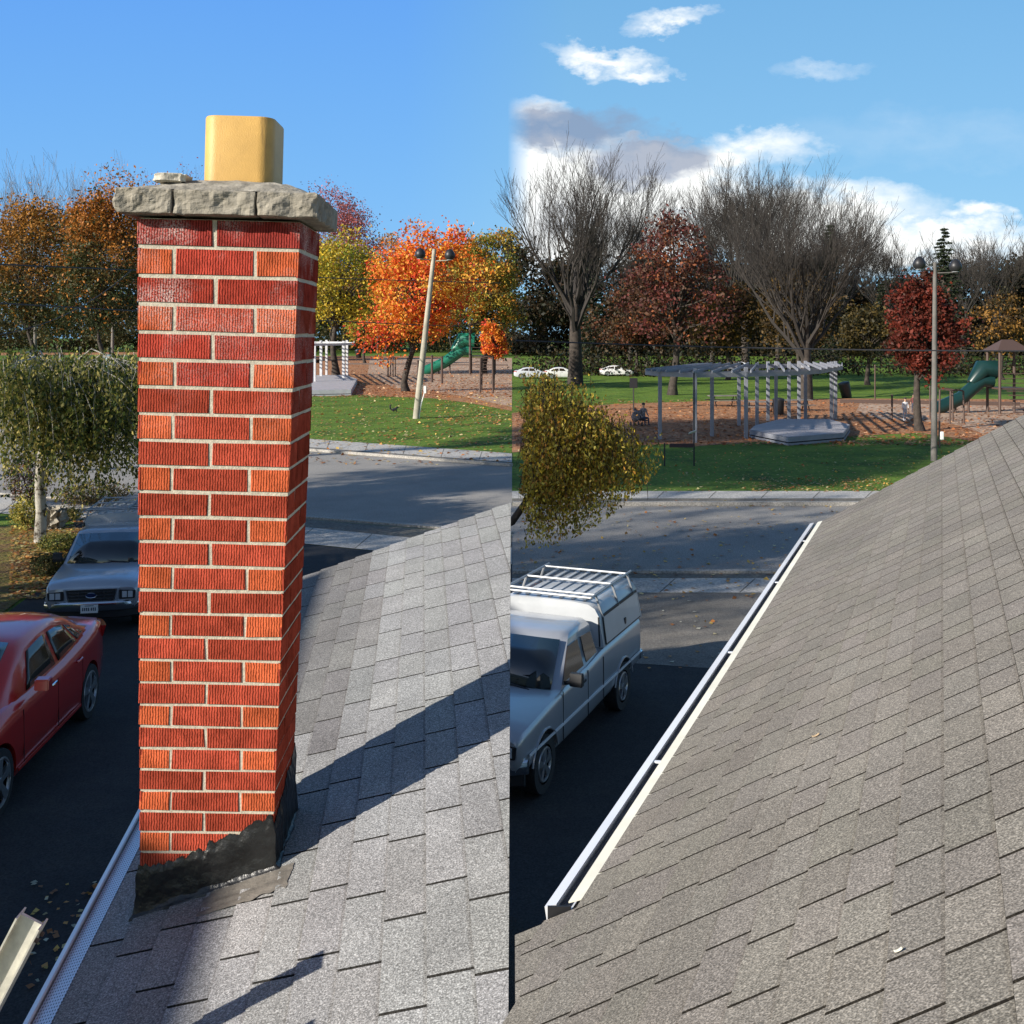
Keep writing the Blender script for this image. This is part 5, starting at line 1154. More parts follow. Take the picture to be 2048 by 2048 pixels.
# ---- sedan
def interp(tab, x):
    for (a, va), (b, vb) in zip(tab[:-1], tab[1:]):
        if x <= b: 
            t = (x-a)/(b-a); t = t*t*(3-2*t) if False else t; return va+(vb-va)*t
    return tab[-1][1]
def make_sedan(label, paint, group=None, detail=True, name='sedan_car'):
    o = thing(name, label, 'car', (0, 0, 0), 0, group)
    # x forward from the rear bumper, length 4.55, axles .95 / 3.65
    top = [(0, .80), (.1, 1.02), (.45, 1.06), (.9, 1.04), (2.0, .96), (3.3, .96), (3.9, .88), (4.3, .76), (4.55, .58)]
    wid = [(0, .70), (.15, .80), (.6, .88), (1.2, .90), (3.4, .90), (4.1, .85), (4.4, .74), (4.55, .58)]
    bot = [(0, .42), (.3, .26), (.9, .20), (3.8, .20), (4.3, .22), (4.55, .34)]
    xs = [0, .05, .12, .25, .45, .7, .95, 1.3, 1.8, 2.3, 2.9, 3.3, 3.65, 3.95, 4.2, 4.38, 4.5, 4.55]
    mb = MB(); mb.loft([ringbody(x, interp(wid, x), interp(bot, x), interp(top, x), .03, .10, belly=1.0) for x in xs]); body = mb.build('body', paint, o, smooth=50)
    boolean_cut(body, [cyl_cut(x, y0, y1, .37, .33) for x in (.95, 3.65) for y0, y1 in ((.6, 1.2), (-1.2, -.6))]); body.data.set_sharp_from_angle(angle=R(45))
    rf = [(.42, 1.05), (.75, 1.20), (1.15, 1.355), (1.6, 1.43), (2.1, 1.45), (2.5, 1.42), (2.9, 1.28), (3.25, 1.10), (3.45, 1.0)]
    wr = [(.42, .55), (.75, .58), (1.15, .575), (1.6, .60), (2.1, .61), (2.5, .62), (2.9, .66), (3.25, .70), (3.45, .72)]
    def gring(x):
        zr, w1_ = interp(rf, x), interp(wr, x); zb = interp(top, x)-.10; wb = interp(wid, x)*.93
        h = [(wb, zb), (wb*.985, zb+.07), (w1_+.055, zr-.10), (w1_+.02, zr-.045), (w1_-.08, zr-.01), (w1_*.45, zr+.018), (0, zr+.022)]
        return [(x, y, max(z, zb+.001*i)) for i, (y, z) in enumerate(h)]+[(x, -y, max(z, zb)) for y, z in reversed(h[:-1])]
    gx_ = [.42, .55, .75, .95, 1.15, 1.4, 1.6, 1.85, 2.1, 2.3, 2.5, 2.7, 2.9, 3.1, 3.25, 3.45]
    mb = MB(); mb.loft([gring(x) for x in gx_]); cabn = mb.build('cabin', paint, o, smooth=60)
    def side(x, t, o_=.007):
        zr, w1_ = interp(rf, x), interp(wr, x); zb = interp(top, x)-.03; wb = interp(wid, x)*.93*.985
        return (x, wb+(w1_+.055-wb)*t+o_, zb+(zr-.10-zb)*t)
    def win(nm, c, parent, m):
        for sd in (-1, 1):
            def f(u, v):
                a = [c[0][i]+(c[1][i]-c[0][i])*u for i in (0, 1)]; b = [c[3][i]+(c[2][i]-c[3][i])*u for i in (0, 1)]
                x, t = a[0]+(b[0]-a[0])*v, a[1]+(b[1]-a[1])*v; p = side(x, t); return (p[0], sd*p[1], p[2])
            mb = MB(); mb.grid(f, 8, 3); q = mb.build(nm, m, parent, smooth=60); s_ = q.modifiers.new('t', 'SOLIDIFY'); s_.thickness = .008; s_.offset = 0
    gl = M['glassl']
    win('side_window', [(1.86, .12), (1.22, .16), (1.36, .93), (1.86, .95)], cabn, gl)
    win('side_window', [(2.82, .12), (1.96, .12), (1.96, .95), (2.50, .93)], cabn, gl)
    win('quarter_window', [(1.17, .18), (.86, .35), (1.12, .80), (1.29, .90)], cabn, gl)
    def topf(x0, x1, k0, k1):
        def f(u, v):
            x = x0+(x1-x0)*u; w1_ = (interp(wr, x)-.09)*(k0+(k1-k0)*u); y = -w1_+2*w1_*v; zr = interp(rf, x)
            return (x, y, zr+.026-.03*abs(y/w1_)**3*.9+.0)
        return f
    mb = MB(); mb.grid(topf(.50, 1.12, .98, .98), 6, 8); q = mb.build('rear_window', M['glass'], cabn, smooth=60); q.modifiers.new('t', 'SOLIDIFY').thickness = .006
    mb = MB(); mb.grid(topf(2.55, 3.36, .98, 1.0), 6, 8); q = mb.build('windshield', M['glass'], cabn, smooth=60); q.modifiers.new('t', 'SOLIDIFY').thickness = .006
    for sd in (-1, 1):
        for xa in (.95, 3.65):
            wheel(o, xa, sd*.885, .33, .2, sd, .235, 5)
        mb = MB(); mb.loft([[(x, sd*y, z) for y, z in ((.50, .86), (.66+.14*k, .84), (.70+.14*k, .98), (.50, .98))] for x, k in ((-.005, .0), (.06, .4), (.16, .78), (.34, 1.32))]); mb.build('tail_light', M['tail'], o, smooth=40)
        mb = MB(); mb.loft([[(x, sd*y, z) for y, z in ((.45, .66), (.72, .64), (.74, .74), (.45, .76))] for x in (4.2, 4.44)]); mb.build('headlight', M['lens'], o, smooth=40)
        mb = MB(); mb.loft([[(2.85+dx, sd*y_, .98+dz) for dx, dz in ((-.06, 0), (.08, .01), (.06, .12), (-.05, .13))] for y_ in (.93, 1.08)]); mb.build('mirror', paint, cabn, bevel=.01)
        for xh in (1.42, 2.28):
            mb = MB(); mb.tube([(xh-.09, sd*.905, .86), (xh-.05, sd*.925, .865), (xh+.05, sd*.925, .865), (xh+.09, sd*.905, .86)], .013, 6); mb.build('door_handle', paint if xh < 2 else M['chrome'], body, smooth=50)
        for xs in (1.28, 2.1, 3.1):
            mb = MB(); mb.bar((xs, sd*.9015, .32), (xs, sd*.895, .86), .004, .008); mb.build('door_seam', M['black'], body)
        mb = MB(); mb.bar((1.35, sd*.90, .30), (3.25, sd*.90, .30), .01, .03); mb.build('sill_trim', paint, body)
    mb = MB(); mb.box((.02, 0, .62), (.02, .5, .12)); mb.build('licence_plate', M['white'], o)
    mb = MB(); mb.box((2.3, 0, .26), (3.6, 1.1, .14)); mb.build('chassis', M['black'], o)
    return o
red = make_sedan('red sedan parked in the shade at the left edge in front of the silver truck', M['red'])
rh_ = Vector((.17, -2.46, 0)).normalized(); sv = Vector((-rh_.y, rh_.x, 0))
CS = 1.2
cR_ = Vector((-6.26, 15.75, 0))-sv*.885*CS   # its left wheels face the house
red.rotation_euler = (0, 0, math.atan2(rh_.y, rh_.x)); red.location = cR_-rh_*.95*CS; red.scale = (CS, CS, CS)
# parked cars far off on the right
for i, (px, py, colr, lab) in enumerate(((1062, 757, (.5, .52, .55), 'silver car parked beyond the lawn, leftmost of the far parked cars'), (1122, 757, (.62, .62, .6), 'pale car parked beyond the lawn behind the trunk of the tall leafless tree'), (1232, 752, (.7, .7, .7), 'white car parked far off behind the rust coloured tree'), (1480, 742, (.7, .71, .72), 'white car far off above the left end of the pergola beams'))):
    m_ = mat('far_car_paint', colr, .3, coat=.6, nscale=2, namt=.03)
    c_ = make_sedan(lab, m_, group='cars parked beyond the park') 
    X, Y = G(px, py); c_.location = (X-2.2, Y, 0); c_.rotation_euler = (0, 0, 0)
# ------------------------------------------------------------------ lamp poles
def lamp_pole(label, pb, pt, heads, rad, pm='conc_pole'):
    X, Y = G(*pb); k = Y/F
    o = thing('lamp_pole', label, 'lamp pole', (X, Y, 0), 0, 'park lamp poles')
    tp = Vector(((pt[0]-pb[0])*k, 0, hz_(pt[1], Y)))
    mb = MB(); mb.tube([(0, 0, -.1), tp*.5, tp], [rad*1.25, rad, rad*.72], 14); mb.build('pole', M[pm], o, smooth=50)
    for hx, hy in heads:
        p = Vector(((hx-pb[0])*k, -.15, hz_(hy, Y))); mb = MB(); s_ = tp.z/11
        a = Vector((tp.x*(p.z-.25)/tp.z, 0, p.z-.45*s_))
        mb.tube([a, Vector((p.x, p.y*.6, p.z-.42*s_)), p-Vector((0, 0, .25*s_))], .035*s_, 6); arm = mb.build('arm', M[pm], o)
        mb = MB(); mb.tube([p+Vector((0, 0, -.38*s_)), p+Vector((0, 0, -.2*s_)), p, p+Vector((0, 0, .22*s_)), p+Vector((0, 0, .32*s_))], [.2*s_, .34*s_, .33*s_, .2*s_, .06*s_], 14); hd_ = mb.build('lamp_head', M['dark'], o, smooth=50)
        mb = MB(); mb.tube([p+Vector((0, 0, -.40*s_)), p+Vector((0, 0, -.38*s_))], .19*s_, 12); mb.build('lens', M['lens'], hd_)
    return o, X, Y, k
lp, X, Y, k = lamp_pole('leaning pale lamp pole with two round dark lamps in front of the orange maple', (832, 837), (869, 498), ((841, 506), (900, 508)), .19)
mb = MB(); mb.box((.62, -.1, 1.95), (.18, .2, .5)); mb.build('meter_box', M['white'], lp, bevel=.02)
mb = MB(); mb.tube([(.20, -.1, 0), (.34, -.1, .9), (.58, -.1, 1.75)], .035, 6); mb.build('conduit', M['white'], lp)
lp2, X, Y, k = lamp_pole('upright grey lamp pole with two dark lamps above the weathered roof on the right', (1868, 922), (1870, 525), ((1836, 525), (1908, 530)), .115, 'grey_pole')
mb = MB(); mb.box((.30, -.12, 1.15), (.14, .16, .36)); mb.build('meter_box', M['white'], lp2, bevel=.02)
mb = MB(); mb.box((.22, -.06, 1.2), (.05, .1, 1.2)); mb.build('conduit', M['dark'], lp2)
# ------------------------------------------------------------------ overhead wires
def wire(label, a, b, sag, r, n=24):
    a, b = Vector(a), Vector(b); pts = [a.lerp(b, i/n)-Vector((0, 0, sag*4*(i/n)*(1-i/n))) for i in range(n+1)]
    mb = MB(); mb.tube(pts, r, 5); tag(mb.build('overhead_wire', M['cable'], smooth=60), label, 'wire', 'overhead wires')
def P3(px, py, Y): return (gx(px, Y), Y, hz_(py, Y))
wire('upper overhead wire crossing behind the chimney at the height of its third course', P3(-60, 526, 46), P3(1003, 566, 105), .1, .035)
wire('lower overhead wire crossing behind the chimney above the small pergola', P3(-60, 603, 46), P3(938, 653, 100), .1, .035)
wire('slack wire drooping from right to left in front of the dark maples', P3(-30, 672, 42), P3(262, 541, 52), .65, .022)
wire('dark overhead wire crossing just above the large pergola', P3(1030, 681, 42), P3(2150, 702, 42), .12, .03)
# ------------------------------------------------------------------ pergolas
def pergola(label, posts, top_py, deck, deck_h, beam_runs, group, pw=.20, zt=None):
    xs = [G(*p) for p in posts]; cx_ = sum(p[0] for p in xs)/len(xs); cy_ = sum(p[1] for p in xs)/len(xs)
    o = thing('pergola', label, 'pergola', (cx_, cy_, 0), 0, group)
    for i, (x, y) in enumerate(xs):
        mb = MB(); mb.box((x-cx_, y-cy_, (zt+.35)/2), (pw, pw, zt+.35)); mb.build('post', M['perg'], o, bevel=.01)
    dk = [G(px, py, deck_h) for px, py in deck]
    if dk:
        mb = MB(); n = len(dk); tp = [(x-cx_, y-cy_, deck_h) for x, y in dk]; bt = [(x-cx_, y-cy_, .18) for x, y in dk]
        mb.mesh(tp+bt, [tuple(range(n)), tuple(range(2*n-1, n-1, -1))]+[(i, i+n, (i+1) % n+n, (i+1) % n) for i in range(n)]); dd = mb.build('deck', M['perg'], o)
        cxx = sum(p[0] for p in dk)/n-cx_; cyy = sum(p[1] for p in dk)/n-cy_
        mb = MB(); bt = [(cxx+(x-cxx)*.93, cyy+(y-cyy)*.93, .18) for x, y, z in tp]; b2 = [(x, y, 0) for x, y, z in bt]
        mb.mesh(bt+b2, [(i, i+n, (i+1) % n+n, (i+1) % n) for i in range(n)]); mb.build('skirt', M['dark'], dd)
        mb = MB(); ring = [(x, y, .06) for x, y, z in tp]
        for i in range(n): mb.bar(ring[i], ring[(i+1) % n], .04, .12)
        mb.build('deck_trim', M['perg'], dd)
        mb = MB(); mb.mesh([(cxx+(x-cxx)*.985, cyy+(y-cyy)*.985, deck_h+.012) for x, y, z in tp], [tuple(range(n))]); mb.build('deck_boards', M['deck'], dd)
    for run in beam_runs:
        pts = [Vector((*[a-b for a, b in zip(G_at(px, py, zt), (cx_, cy_))], zt)) for px, py in run]
        mb = MB()
        for a, b in zip(pts[:-1], pts[1:]):
            d = (b-a).normalized(); mb.bar(a-d*.05, b+d*.05, .07, .26)
        mb.build('beam', M['perg'], o)
    return o, cx_, cy_
def G_at(px, py, z): return G(px, py, z)
ztR = 3.55
def base_to_top(x, y, zt):   # picture height of a post top for a post based at (x, y)
    X, Y = G(x, y); return (x, HZ+(EYE-zt)/Y*F)
postsR = [(1320, 879), (1390, 886), (1424, 873), (1478, 852), (1492, 878), (1514, 851), (1536, 842), (1552, 841), (1578, 842), (1598, 839), (1611, 838), (1663, 843), (1671, 840)]
front = [(1292, 872), (1320, 879), (1390, 886), (1492, 882), (1578, 876), (1640, 866), (1671, 852), (1684, 846)]
back = [(1398, 846), (1424, 843), (1478, 842), (1536, 838), (1598, 836), (1640, 838), (1684, 844)]
M['perg_shade'] = M['perg']
pr_, pcx, pcy = pergola('large curved pale pergola with many posts and a raised deck at its right end', postsR, None, [(1499, 860), (1577, 875), (1688, 866), (1700, 849), (1657, 838), (1560, 838), (1509, 851)], .42,
        [[base_to_top(*p, ztR) for p in front], [base_to_top(p[0], p[1]-6, ztR) for p in front], [base_to_top(*p, ztR) for p in back]], 'pergolas in the park', .19, ztR)
for i in range(19):
    t = i/18*(len(front)-1); k = min(int(t), len(front)-2); a = (front[k][0]+(front[k+1][0]-front[k][0])*(t-k), front[k][1]+(front[k+1][1]-front[k][1])*(t-k)+5)
    t2_ = i/18*(len(back)-1); k = min(int(t2_), len(back)-2); b = (back[k][0]+(back[k+1][0]-back[k][0])*(t2_-k), back[k][1]+(back[k+1][1]-back[k][1])*(t2_-k)-2)
    A, B = G(*a), G(*b); mb = MB(); mb.bar((A[0]-pcx, A[1]-pcy, ztR+.2), (B[0]-pcx, B[1]-pcy, ztR+.2), .06, .14); mb.build('rafter', M['perg'], pr_)
M['perg'] = mat('white_timber', (.6, .6, .62), .6, nscale=1.5, namt=.1)
ztL = 4.55
postsL = [(629, 773), (642, 761), (653, 752), (687, 767), (694, 756), (545, 768), (590, 774)]
frontL = [(520, 770), (590, 776), (629, 774), (687, 769), (708, 765)]; backL = [(530, 752), (600, 752), (653, 752), (694, 756), (708, 763)]
pl_, pcx, pcy = pergola('small pale pergola on a deck emerging from behind the right side of the chimney', postsL, None, [(520, 776), (605, 781), (702, 779), (714, 758), (690, 750), (560, 750)], .55,
        [[base_to_top(*p, ztL) for p in frontL], [base_to_top(*p, ztL) for p in backL]], 'pergolas in the park', .30, ztL)
for i in range(12):
    f = i/11; a = (525+183*f, 775-10*f*f); b = (530+178*f, 751+10*f*f); A, B = G(*a), G(*b); mb = MB(); mb.bar((A[0]-pcx, A[1]-pcy, ztL+.22), (B[0]-pcx, B[1]-pcy, ztL+.22), .09, .16); mb.build('rafter', M['perg'], pl_)
# ------------------------------------------------------------------ playground equipment
def slide_unit(label, top, bot, tower, scale, group, gm='green'):
    X, Y = G(*bot); k = Y/F; o = thing('playground_slide', label, 'slide', (X, Y, 0), 0, group)
    tp = Vector(((top[0]-bot[0])*k, .4, hz_(top[1], Y)))
    path = [Vector((-.5*scale, 0, .35)), Vector((0, 0, .42)), tp*.5+Vector((0, 0, -.1)), tp*.85+Vector((0, 0, 0)), tp, tp+Vector((.7*scale, 0, 0))]
    mb = MB(); mb.tube(path, .42*scale, 12); mb.build('chute', M[gm], o, smooth=60)
    mb = MB(); mb.tube([tp*.75+Vector((0, 0, .35*scale)), tp+Vector((0, 0, .75*scale)), tp+Vector((.9*scale, 0, .7*scale))], [.3*scale, .6*scale, .6*scale], 12); mb.build('hood', M[gm], o, smooth=60)
    for f in (.35, .65):
        mb = MB(); p = tp*f; mb.tube([(p.x, 0, 0), (p.x, 0, p.z)], .07*scale, 6); mb.build('support', M['brownp'], o)
    x0_ = tp.x+.6*scale; w_ = tower*scale
    for dx in (0, w_):
        for dy in (-w_/2, w_/2):
            mb = MB(); mb.tube([(x0_+dx, dy, 0), (x0_+dx, dy, tp.z+1.9*scale)], .09*scale, 7); mb.build('post', M['brownp'], o)
    mb = MB(); mb.box((x0_+w_/2, 0, tp.z-.45*scale), (w_, w_, .12)); mb.build('platform', M['brownp'], o)
    for zz in (.3, .6, .9):
        mb = MB(); mb.bar((x0_, -w_/2, tp.z-.4*scale+zz*scale), (x0_+w_, -w_/2, tp.z-.4*scale+zz*scale), .05); mb.build('guard_rail', M['brownp'], o)
    mb = MB(); hz2 = tp.z+1.9*scale
    mb.mesh([(x0_-.3, -w_/2-.3, hz2), (x0_+w_+.3, -w_/2-.3, hz2), (x0_+w_+.3, w_/2+.3, hz2), (x0_-.3, w_/2+.3, hz2), (x0_+w_*.3, 0, hz2+.7*scale), (x0_+w_*.7, 0, hz2+.7*scale)], [(0, 1, 5, 4), (1, 2, 5), (2, 3, 4, 5), (3, 0, 4), (3, 2, 1, 0)])
    mb.build('roof', M['brownp'], o)
    for i in range(6):
        mb = MB(); f = i/6; mb.box((x0_+w_*.5, -w_/2-.25-.28*(5-i)*.7, (tp.z-.5*scale)*f+.2), (w_*.55, .3, .06)); mb.build('step', M['brownp'], o)
    return o
slide_unit('green tube slide with brown climbing tower behind the left lamp pole', (925, 700), (852, 748), 1.8, 1.9, 'playground slides')
slide_unit('green slide darkened as if backlit, with brown tower at the right edge', (1968, 762), (1880, 826), 1.7, 1.15, 'playground slides', 'green_backlit')
def frame(label, px0, px1, pbase, ptop, group, n=4, dpx=10, r=.09):
    X0, Y0 = G(px0, pbase); X1, _ = G(px1, pbase); H = hz_(ptop, Y0); cx_ = (X0+X1)/2; Wd = X1-X0
    o = thing('climbing_frame', label, 'climbing frame', (cx_, Y0, 0), 0, group); D = Y0*dpx/100*.5
    for dx in (-Wd/2, Wd/2):
        for dy in (0, D): mb = MB(); mb.tube([(dx, dy, 0), (dx*.92, dy, H)], r, 7); mb.build('post', M['brownp'], o)
    for dy in (0, D): mb = MB(); mb.tube([(-Wd/2*.92, dy, H), (0, dy, H*1.04), (Wd/2*.92, dy, H)], r*.8, 7); mb.build('top_rail', M['brownp'], o)
    for i in range(n): x = -Wd/2*.85+Wd*.85*i/(n-1); mb = MB(); mb.tube([(x, 0, H*1.01), (x, D, H*1.01)], r*.5, 6); mb.build('rung', M['brownp'], o)
    return o
frame('dark climbing frame with arched top at the right of the left playground', 960, 986, 786, 716, 'climbing frames')
frame('small dark exercise frame left of the leaning orange maple trunk', 776, 786, 754, 716, 'climbing frames', n=3, dpx=4)
frame('dark climbing frame between the right lamp pole and the dark slide', 1900, 1928, 848, 782, 'climbing frames', n=3, dpx=5, r=.06)
def postt(label, px, pb, pt, r, group='dark posts in the park'):
    X, Y = G(px, pb); H = hz_(pt, Y); o = thing('dark_post', label, 'post', (X, Y, 0), 0, group); mb = MB(); mb.tube([(0, 0, 0), (0, 0, H)], r, 8); mb.build('pole', M['brownp'], o)
    mb = MB(); mb.tube([(0, 0, H), (0, 0, H+.12)], [r*1.5, r*.6], 8); mb.build('finial', M['brownp'], o)
for a in (('dark post behind the small pergola, right of its deck', 755, 722, 670, .13), ('dark post left of the slide mouth near the left lamp pole', 836, 757, 722, .14), ('dark post under the middle of the green tube slide', 864, 765, 712, .14), ('dark forked post right of the middle of the green slide', 884, 768, 715, .14), ('dark post on the lawn between large pergola and dark red maple', 1750, 800, 732, .06), ('short dark post left of the child in white', 1784, 840, 792, .06), ('dark post left of the right lamp pole behind the red maple trunk', 1860, 838, 775, .05)): postt(*a)
# timber edging of the playground
for lab, a, b in (('dark timber edging at the back of the left playground', (690, 729), (1015, 732)), ('dark curved edging at the back of the right playground', (1680, 806), (2040, 812))):
    A, B = G(*a), G(*b); mb = MB(); mb.bar((*A, .15), (*B, .15), .25, .3); tag(mb.build('timber_edging', M['brownp']), lab, 'edging', 'playground edgings')
# picnic tables
def picnic(label, px, pb, rz, s_=1.0):
    X, Y = G(px, pb); o = thing('picnic_table', label, 'picnic table', (X, Y, 0), rz, 'picnic tables')
    mb = MB(); mb.box((0, 0, .74*s_), (2.2*s_, .8*s_, .06)); mb.build('table_top', M['barkg'], o)
    for y in (-.75, .75): mb = MB(); mb.box((0, y*s_, .44*s_), (2.2*s_, .28*s_, .05)); mb.build('bench', M['barkg'], o)
    for x in (-.75, .75):
        mb = MB(); mb.bar((x*s_, -.7*s_, 0), (x*s_, -.25*s_, .72*s_), .06); mb.bar((x*s_, .7*s_, 0), (x*s_, .25*s_, .72*s_), .06); mb.bar((x*s_, -.8*s_, .40*s_), (x*s_, .8*s_, .40*s_), .06); mb.build('leg', M['dark'], o)
picnic('picnic table seen between the left posts of the large pergola', 1448, 813, .1, 1.15)
picnic('picnic table seen between the middle posts of the large pergola', 1522, 826, -.15, 1.1)
picnic('picnic table right of the dark bin behind the large pergola', 1590, 822, .1, 1.1)
def bin_(label, px, pb, s_, lean=0):
    X, Y = G(px, pb); o = thing('litter_bin', label, 'bin', (X, Y, 0), 0, 'litter bins'); o.rotation_euler = (0, lean, 0)
    mb = MB(); mb.tube([(0, 0, 0), (0, 0, .05), (0, 0, .95*s_)], [.3*s_, .32*s_, .38*s_], 14); mb.build('body', M['dark'], o, smooth=50)
    mb = MB(); mb.tube([(0, 0, .95*s_), (0, 0, 1.05*s_), (0, 0, 1.12*s_)], [.4*s_, .36*s_, .1*s_], 14); mb.build('lid', M['dark'], o, smooth=50)
bin_('dark litter bin standing among the picnic tables', 1557, 830, 1.1)
bin_('dark leaning bin beside the slim tree right of the large pergola', 1694, 796, 1.35, -.22)
bin_('dark bin on the far lawn right of the small pergola', 718, 716, 1.9, -.15)
# ------------------------------------------------------------------ signs
X, Y = G(214, 766); k = Y/F; o = thing('park_sign', 'tall narrow blue and white park sign behind the weeping birch', 'sign', (X, Y, 0))
Wd = 17*k; zt_, zm, zb_ = hz_(709, Y), hz_(736, Y), hz_(758, Y)
mb = MB(); mb.box((0, 0, (zt_+zm)/2), (Wd, .08, zt_-zm)); b1 = mb.build('panel', mat('sign_blue', (.30, .48, .62), .5), o)
mb = MB(); mb.box((0, 0, (zm+zb_)/2-.05), (Wd*.72, .08, zm-zb_-.05)); mb.build('lower_panel', mat('sign_pale_blue', (.22, .45, .6), .5), o)
mb = MB(); mb.box((0, -.045, zt_-.18), (Wd*.98, .02, .14)); mb.build('header_band', mat('sign_teal', (.02, .14, .2), .5), b1)
mb = MB(); mb.box((0, -.045, zm+.06), (Wd*.9, .02, .12)); mb.build('footer_band', mat('sign_teal_dark', (.02, .10, .16), .5), b1)
mb = MB()
for a in (-.22, 0, .22): mb.bar((a*.2, -.05, (zt_+zm)/2-.35), (a, -.05, (zt_+zm)/2+.3), .02, .1)
mb.build('emblem', mat('sign_yellow', (.7, .6, .25), .5), b1)
mb = MB(); mb.box((-Wd*.2, -.05, (zt_+zm)/2-.45), (.2, .02, .25)); mb.box((Wd*.2, -.05, (zt_+zm)/2+.2), (.2, .02, .3)); mb.build('picture', M['white'], b1)
for dx in (-Wd*.3, Wd*.3): mb = MB(); mb.tube([(dx, .08, 0), (dx, .08, zm)], .05, 6); mb.build('leg', M['dark'], o)
X, Y = G(1359, 932); k = Y/F; o = thing('notice_board', 'low dark notice board on two thin posts in front of the large pergola', 'sign', (X, Y, 0))
for dx in (-30*k, 29*k): mb = MB(); mb.tube([(dx, 0, 0), (dx, 0, hz_(886 if dx < 0 else 745, Y))], .035, 6); mb.build('post', M['dark'], o)
mb = MB(); mb.box((5*k, 0, hz_(891, Y)), (50*k, .06, 8*k)); mb.build('board', mat('dark_maroon_board', (.05, .025, .03), .6), o, bevel=.01)
mb = MB(); mb.grid(lambda u, v: (18*k+u*14*k, -.03-.1*v, hz_(868, Y)+u*5*k+v*.08), 3, 2); q = mb.build('arrow_plate', M['white'], o); q.modifiers.new('t', 'SOLIDIFY').thickness = .02
X, Y = G(1267, 822); k = Y/F; o = thing('park_sign', 'dark square sign on a thin post left of the seated person', 'sign', (X, Y, 0))
mb = MB(); mb.tube([(0, 0, 0), (0, 0, hz_(770, Y))], .05, 6); mb.build('post', M['dark'], o)
mb = MB(); mb.box((0, -.03, hz_(766, Y)), (16*k, .06, 20*k)); mb.build('panel', M['black'], o, bevel=.02)
Xs, Ys = gx(778, 24.6), 24.6; o = thing('lawn_sign', 'small white framed blue sign above the far edge of the roof with the chimney', 'sign', (Xs, Ys, 0), .05)
zt_ = hz_(1096, Ys)
mb = MB(); mb.box((0, 0, zt_-.23), (.23*1.0, .03, .46)); fr_ = mb.build('frame', M['white'], o, bevel=.005)
mb = MB(); mb.box((0, -.018, zt_-.23), (.17, .01, .38)); mb.build('panel', mat('sign_face', (.10, .35, .55), .5), fr_)
for dx in (-.1, .1): mb = MB(); mb.tube([(dx, 0, 0), (dx, 0, zt_)], .012, 6); mb.build('leg', M['white'], o)
# ------------------------------------------------------------------ boulder, people, animals
X, Y = G(104, 1056); bo = rock('boulder', (X, Y, .26), (.66, .6, .62), None, M['stone'], 12, .07, ['-y', '+x', '-x', '+z'], 9, bev=.08)
tag(bo, 'grey brown boulder right of the pale birch trunk', 'boulder')
def person(label, px, pb, hgt, shirt, legs, pose='stand', rz=0, hair=None, kids=False):
    X, Y = G(px, pb); o = thing('person', label, 'person', (X, Y, 0), rz, 'people in the park'); s_ = hgt/1.75
    hip = Vector((0, 0, .92)); 
    if pose == 'sit': hip = Vector((0, .1, .45))
    chest = hip+Vector((0, -.02, .48)); neck = chest+Vector((0, 0, .14)); head = neck+Vector((0, -.02, .17))
    J_ = [hip, hip+Vector((0, 0, .2)), chest, neck, head, head+Vector((0, 0, .10))]; E_ = [(0, 1), (1, 2), (2, 3), (3, 4), (4, 5)]; Rr = [.15, .13, .15, .055, .095, .075]
    def add(par, p, r): J_.append(Vector(p)); Rr.append(r); E_.append((par, len(J_)-1)); return len(J_)-1
    for sd in (-1, 1):
        a = add(2, chest+Vector((sd*.19, 0, .04)), .06); b = add(a, chest+Vector((sd*.26, -.02, -.24)), .045)
        c = add(b, chest+Vector((sd*.24, -.2 if pose != 'stand' else -.06, -.46 if pose == 'stand' else -.34)), .034); add(c, J_[c]+Vector((0, -.06, -.07)), .03)
        if pose == 'stand':
            a = add(0, (sd*.10, 0, .86), .085); b = add(a, (sd*.12, -.04+.1*(sd > 0), .48), .06); c = add(b, (sd*.12, .02+.16*(sd > 0), .08), .042); add(c, J_[c]+Vector((0, -.15, -.03)), .035)
        else:
            a = add(0, hip+Vector((sd*.11, -.03, -.02)), .09); b = add(a, hip+Vector((sd*.13, -.42, .02)), .065); c = add(b, hip+Vector((sd*.13, -.45, -.38)), .045); add(c, J_[c]+Vector((0, -.14, -.02)), .035)
    me = bpy.data.meshes.new('body'); me.from_pydata([tuple(j*s_) for j in J_], E_, [])
    ob = bpy.data.objects.new('body', me); C.objects.link(ob); ob.parent = None
    md = ob.modifiers.new('s', 'SKIN'); 
    me.skin_vertices.new() if not me.skin_vertices else None
    for i, v in enumerate(me.skin_vertices[0].data): v.radius = (Rr[i]*s_, Rr[i]*s_*(.8 if i < 3 else 1)); v.use_root = (i == 0)
    ob.modifiers.new('d', 'SUBSURF').levels = 1
    dg = bpy.context.evaluated_depsgraph_get(); m2 = bpy.data.meshes.new_from_object(ob.evaluated_get(dg)); bpy.data.objects.remove(ob)
    m2.materials.clear(); body = link('body', m2, [shirt, legs, M['skin']], o)
    for p in m2.polygons:
        z = p.center.z/s_; x = abs(p.center.x)/s_
        p.use_smooth = True
        if z > neck.z-.01: p.material_index = 2
        elif z < hip.z+.06 and not (x > .17 and z > hip.z-.1 and pose == 'stand' and p.center.z/s_ > .7): p.material_index = 1
        elif x > .2 and z < chest.z-.36: p.material_index = 2
        else: p.material_index = 0
    mb = MB(); hc_ = (head+Vector((0, .02, .06)))*s_
    mb.grid(lambda u, v: hc_+Vector((math.cos(u*6.2832)*math.sin(v*1.9), math.sin(u*6.2832)*math.sin(v*1.9)+.0, math.cos(v*1.9)))*.112*s_, 14, 6); mb.build('hair', M['hair'], o, smooth=60)
    return o
